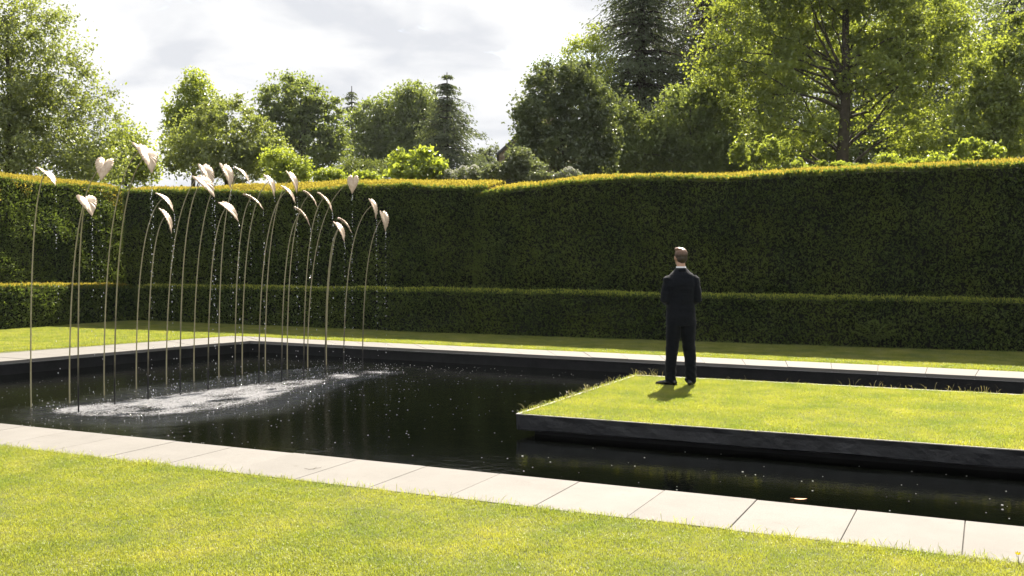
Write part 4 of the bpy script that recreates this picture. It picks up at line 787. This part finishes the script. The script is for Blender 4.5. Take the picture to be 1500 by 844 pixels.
def build_person():
    yawh = rad(14)                                    # head turned to his left
    RH = np.array([[math.cos(yawh), -math.sin(yawh), 0], [math.sin(yawh), math.cos(yawh), 0], [0, 0, 1]])
    hc = E_([0, .03, 1.666])
    hd = lambda p: (E_(p) @ RH.T) + hc
    def hl(c, a, b, cz): v, q, t = ell((0, 0, 0), a, b, cz); return (v + E_(c)) * 1.06 @ RH.T + hc, q, t
    skin = [hl((0, -.005, .015), .074, .094, .098), hl((0, .030, -.05), .056, .062, .070), hl((0, .088, -.012), .012, .020, .020), hl((0, .086, .006), .008, .012, .02),
            hl((0, .083, -.052), .022, .012, .006), hl((0, .078, -.090), .022, .018, .018),
            hl((-.028, .083, .022), .014, .010, .008), hl((.028, .083, .022), .014, .010, .008), hl((-.03, .085, .040), .02, .010, .006), hl((.03, .085, .040), .02, .010, .006),
            hl((-.076, .0, -.012), .009, .018, .030), hl((.076, .0, -.012), .009, .018, .030),
            limb([(0, -.005, 1.40), (0, .0, 1.50), (0, .018, 1.60)], [.060, .056, .056])]
    # torso, arms, legs under the clothes: one continuous body
    skin += [loft([((0, 0, .82), (.14, 0, 0), (0, .09, 0)), ((0, 0, .95), (.15, 0, 0), (0, .10, 0)), ((0, 0, 1.12), (.135, 0, 0), (0, .09, 0)), ((0, .0, 1.32), (.155, 0, 0), (0, .10, 0)), ((0, -.005, 1.40), (.135, 0, 0), (0, .075, 0)), ((0, 0, 1.45), (.065, 0, 0), (0, .05, 0))])]
    for s in (-1, 1):
        sh, el, wr = E_([s * .150, -.01, 1.385]), E_([s * .205, -.02, 1.115]), E_([s * .075, .225, 1.035])
        skin.append(limb([sh, (sh + el) / 2, el, (el + wr) / 2 + [0, 0, -.005], wr], [.048, .046, .042, .038, .028]))
        pd = norm(E_([-s * .9, .35, -.25])); up = E_([0, .25, .95]); up = norm(up - pd * up.dot(pd)); ou = np.cross(pd, up)
        palm = wr + pd * .05; zs = .010 * s   # one hand laid over the other
        skin.append(limb([wr, wr + pd * .035, wr + pd * .085], [.027, .034, .036], 12, .55))
        for j, (fo, fl) in enumerate(((.026, .070), (.009, .080), (-.009, .074), (-.026, .058))):
            b0 = wr + pd * .088 + up * fo; nrm_ = E_([0, 1., 0]) * .3 + pd * .7; down = -E_([0, .55, .0]) if False else E_([0, -.75, -.1])
            k1 = b0 + norm(pd * .8 - down * .25) * fl * .45; k2 = k1 + norm(pd * .45 + down * .8) * fl * .33; k3 = k2 + norm(down + pd * .05) * fl * .25
            skin.append(limb([b0, k1, k2, k3], [.0088, .0085, .0078, .0068], 8))
        th0 = wr + pd * .028 + up * .026; skin.append(limb([th0, th0 + norm(up * .75 + pd * .55) * .038, th0 + norm(up * .55 + pd * .8) * .068], [.012, .0105, .0085], 8))
        hip, kn, an = E_([s * .085, 0, .87]), E_([s * .105, .02 * (s > 0), .49]), E_([s * .13, .01 * s, .085])
        skin.append(limb([hip, (hip + kn) / 2, kn, kn + (an - kn) * .4, an], [.085, .075, .055, .056, .038]))
        fa = rad(42) if s < 0 else rad(-14); fd = E_([-math.sin(fa), math.cos(fa), 0]); skin.append(limb([an - [0, 0, .03] - fd * .02, an + fd * .09 - [0, 0, .055]], [.034, .028]))
    body = fuse('person', skin, .0055, M_skin, None, 3)
    # jacket
    def wr_(co): return .009 * vnoise(co * [1, 1, 1.6], 9, 3) + .009 * vnoise(co * [.6, .6, 3.0] + 5, 6, 2)
    jk = [loft([((0, -.002, .775), (.198, 0, 0), (0, .126, 0)), ((0, -.004, .84), (.200, 0, 0), (0, .130, 0)), ((0, -.004, .95), (.190, 0, 0), (0, .130, 0)), ((0, -.004, 1.06), (.178, 0, 0), (0, .122, 0)), ((0, -.004, 1.18), (.186, 0, 0), (0, .126, 0)),
                ((0, -.008, 1.30), (.204, 0, 0), (0, .132, 0)), ((0, -.012, 1.38), (.200, 0, 0), (0, .118, 0)), ((0, -.012, 1.435), (.165, 0, 0), (0, .100, 0)), ((0, -.008, 1.478), (.108, 0, 0), (0, .080, 0)), ((0, -.002, 1.515), (.068, 0, 0), (0, .066, 0))], 28)]
    for s in (-1, 1):
        sh, el, wr = E_([s * .162, -.01, 1.385]), E_([s * .207, -.025, 1.115]), E_([s * .10, .205, 1.035])
        jk.append(limb([sh, sh + (el - sh) * .35, sh + (el - sh) * .75, el, el + (wr - el) * .3, el + (wr - el) * .7, wr], [.072, .070, .063, .060, .057, .050, .045], 16))
    jacket = fuse('jacket', jk, .0075, M_suit, body, 3, wr_)
    # centre vent and back seam, collar fall
    v = [link('vent_flap', box_mesh('vent_flap', (.018, .006, .20), .002, (.008, -.132, .875)), M_suit, jacket)]
    col = []
    for k in range(25):
        a = math.pi * (.98 + 1.04 * k / 24) ; col.append((a,))
    def ring_strip(name, r0, r1, z0, z1, c0, c1, m, parent, a0=150, a1=390, th=.004, tilt=.0):
        V = []; n_ = 28
        for k in range(n_ + 1):
            a = rad(a0 + (a1 - a0) * k / n_); ca, sa = math.cos(a), math.sin(a)
            for (r, z, cc) in ((r0, z0, c0), (r1, z1, c1), (E_(r1) + th, z1, c1), (E_(r0) + th, z0, c0)): r = E_(r) * E_([1, 1]); V.append((cc[0] + r[0] * ca, cc[1] + r[1] * sa, z - tilt * sa))
        Q = [[k * 4 + j, (k + 1) * 4 + j, (k + 1) * 4 + (j + 1) % 4, k * 4 + (j + 1) % 4] for k in range(n_) for j in range(4)] + [[0, 1, 2, 3], [n_ * 4 + 3, n_ * 4 + 2, n_ * 4 + 1, n_ * 4]]
        return link(name, np_mesh(name, V, Q), m, parent, smooth=True)
    ring_strip('collar', (.082, .085), (.066, .068), 1.478, 1.527, (0, -.004), (0, .004), M_suit, jacket)
    ring_strip('shirt_collar', (.066, .066), (.060, .060), 1.50, 1.546, (0, .002), (0, .008), M_shirt, body, 90, 450, .003)
    for s in (-1, 1):
        el, wr = E_([s * .207, -.025, 1.115]), E_([s * .10, .205, 1.035]); d = norm(wr - el); vv, q, t = limb([wr + d * .005, wr + d * .03], [.037, .036], 14); link('shirt_cuff', np_mesh('shirt_cuff', vv, [q, t]), M_shirt, body, smooth=True)
    # trousers
    tr = [loft([((0, -.004, .80), (.168, 0, 0), (0, .122, 0)), ((0, -.004, .90), (.170, 0, 0), (0, .118, 0)), ((0, 0, 1.0), (.158, 0, 0), (0, .104, 0)), ((0, 0, 1.04), (.15, 0, 0), (0, .10, 0))], 24)]
    for s in (-1, 1):
        kx = .02 if s > 0 else .0
        tr.append(limb([(s * .086, -.002, .84), (s * .092, .0, .70), (s * .106, kx * .6, .52), (s * .116, kx, .46), (s * .126, .0, .30), (s * .131, .002 * s, .14), (s * .132, .006 * s, .055)], [.104, .098, .084, .080, .076, .072, .070], 18, 1.08))
    def wt(co): return .011 * vnoise(co * [1, 1, 1.8] + 3, 8, 3) + .006 * np.clip(1 - co[:, 2] / .35, 0, 1) * np.sin(co[:, 2] * 70 + 3 * co[:, 0] * 20)
    fuse('trousers', tr, .0075, M_trou, body, 3, wt)
    # shoes
    for s in (-1, 1):
        fa = rad(58) if s < 0 else rad(-16); fd = E_([-math.sin(fa), math.cos(fa), 0]); sd_ = E_([fd[1], -fd[0], 0]); an = E_([s * .13, .008 * s, 0]); rg = []
        for t_, wd, ht in ((-.085, .018, .05), (-.07, .032, .075), (-.02, .038, .085), (.05, .043, .068), (.12, .047, .05), (.17, .040, .040), (.205, .020, .026)):
            rg.append((an + fd * t_ + E_([0, 0, ht * .5 + .002]), sd_ * wd, E_([0, 0, ht * .5])))
        vv, q, t = loft(rg, 16); shoe = link('shoe', np_mesh('shoe', vv, [q, t]), M_shoe, body, smooth=True)
        so_ = [(an + fd * t_ + E_([0, 0, .006]), sd_ * wd, E_([0, 0, .008])) for t_, wd in ((-.088, .022), (-.06, .036), (.0, .036), (.06, .042), (.13, .050), (.18, .042), (.212, .02))]
        vv, q, t = loft(so_, 12); link('sole', np_mesh('sole', vv, [q, t]), M_shoe, shoe)
    # hair: short at the back and sides, fuller swept top
    def hs(c, a, b, cz): v, q, t = ell((0, 0, 0), a, b, cz); return (v + E_(c)) * 1.06 @ RH.T + hc, q, t
    hr_parts = [hs((0, -.014, .030), .0785, .094, .088), hs((0, -.038, -.012), .066, .066, .070), hs((0, .010, .082), .066, .084, .036), hs((-.012, .052, .098), .05, .046, .026), hs((-.025, .0, .098), .045, .07, .024)]
    hair = fuse('hair', hr_parts, .005, M_hair, body, 2, lambda co: .0035 * vnoise(co * [3, 1, 1], 28, 2))
    return body
body = build_person()
# clear the brow and face of hair: keep hair only above and behind the hairline
hm = [c for c in body.children if c.name.startswith('hair')][0].data
bmh = bmesh.new(); bmh.from_mesh(hm); ya = rad(14); fdir = Vector((-math.sin(ya), math.cos(ya), 0))
kill = [v for v in bmh.verts if (v.co - Vector((0, .03, 1.675))).dot(fdir) > .045 and v.co.z < 1.735] + [v for v in bmh.verts if v.co.z < 1.585]
bmesh.ops.delete(bmh, geom=list(set(kill)), context='VERTS'); bmh.to_mesh(hm); bmh.free()
mp_w = (on_z(983, 566.5) + on_z(1010.5, 564)) / 2
body.location = (mp_w[0], mp_w[1], .012); vd = math.atan2(mp_w[0], mp_w[1]); body.rotation_euler = (0, 0, -vd + rad(8)); body.scale = (1.0,) * 3
tag(body, 'person in a dark navy suit standing on the grass island, back turned', 'person')
#@@DETAILS
# ================================================================== SMALL DETAILS
def fern(px, py, y):
    p = on_y(px, py, y); base = np.array([p[0], y - .02, 0.0]); root = empty('fern', base); root.scale = (1.25,) * 3; m = leafmat('fern frond', (.06, .09, .02), (.12, .16, .035), (.22, .28, .04), .45, .04)
    for az, ln, lift in ((-1.2, .42, .55), (-.7, .5, .75), (-.2, .52, .9), (.35, .5, .8), (.85, .46, .62), (1.3, .4, .45)):
        d = RIGHT * math.sin(az) - FWDH * math.cos(az) * .55; t = np.linspace(0, 1, 11)[:, None]; path = UPV * .12 + d * ln * t * .9 + UPV * (lift * ln * (t * 1.25 - .55 * t ** 2)); C = []; A = []; Ls = []
        side = np.cross(UPV, norm(d))
        for k in range(1, 11):
            for sg in (-1, 1):
                l = .11 * math.sin(math.pi * (.12 + .86 * (1 - k / 10.5))) + .015; a = norm(side * sg + norm(d) * .35 - UPV * .2); C.append(path[k] + a * l * .5); A.append(a); Ls.append(l)
        Vt, Fq = leaf_cards(np.array(C), np.array(A), np.tile(UPV, (len(C), 1)) + .01, np.array(Ls), np.array(Ls) * .32); tv, tf = tube(path, np.linspace(.004, .0015, 11), 4); o_ = len(Vt)
        link('frond', np_mesh('frond', np.concatenate([Vt, tv]), np.concatenate([Fq, tf + o_]), dict(var=RNG.uniform(0, 1, o_ + len(tv)))), m, root)
    return tag(root, 'small green fern growing out of the low back hedge', 'fern')
fern(1280, 497, 19.56)
# yellow flower and a lone grass stalk in the front turf, a twig on the coping
M_yel = leafmat('yellow petal', (.55, .42, .02), (.7, .56, .03), (.6, .5, .02), .4, .03); M_green = leafmat('flower stalk', (.07, .10, .02), (.1, .14, .03), (.15, .2, .03), .3, .03)
p = on_z(1491, 829); root = empty('yellow_flower', p); v, f = tube([(0, 0, -.01), (.003, 0, .03), (0, .004, .055)], [.0022, .002, .0016], 6); link('stalk', np_mesh('stalk', v, f, dict(var=np.full(len(v), .5))), M_green, root)
for k in range(7):
    a = k * .898; d = np.array([math.cos(a), math.sin(a), .9]); Vt, Fq = leaf_cards(np.array([[0, .004, .058]]) + norm(d) * .012, d[None], np.array([[math.cos(a), math.sin(a), -1.]]), .026, .016); link('petal', np_mesh('petal', Vt, Fq, dict(var=RNG.uniform(0, 1, 4))), M_yel, root)
tag(root, 'small yellow flower in the turf at the edge of the coping', 'flower')
M_twig = solid('dry twig', (.06, .045, .03), (.10, .075, .05), .9, 30)
q = [on_z(x, y, .012) for x, y in ((446, 686), (453, 687.5), (459, 687), (464, 684))]; o0 = q[0].copy(); root = empty('twig', o0); v, f = tube([a - o0 for a in q], [.001, .0015, .0015, .001], 6); link('stick', np_mesh('stick', v, f), M_twig, root)
v, f = tube([q[2] - o0, q[2] - o0 + RIGHT * .05 + FWDH * .06], [.001, .0007], 5); link('side_shoot', np_mesh('side_shoot', v, f), M_twig, root)
tag(root, 'thin dry twig lying on the pale front coping', 'twig')
# ================================================================== HAZE
m, t, o = mat('thin summer haze'); pv = N(t, 'ShaderNodeVolumePrincipled'); pv.inputs['Color'].default_value = (.9, .95, 1, 1); pv.inputs['Density'].default_value = .00012; pv.inputs['Anisotropy'].default_value = .2; t.links.new(pv.outputs[0], o.inputs['Volume'])
hz = link('haze', box_mesh('haze', (420, 420, 46), 0, (-30, 120, 21.5)), m); tag(hz, kind='stuff')
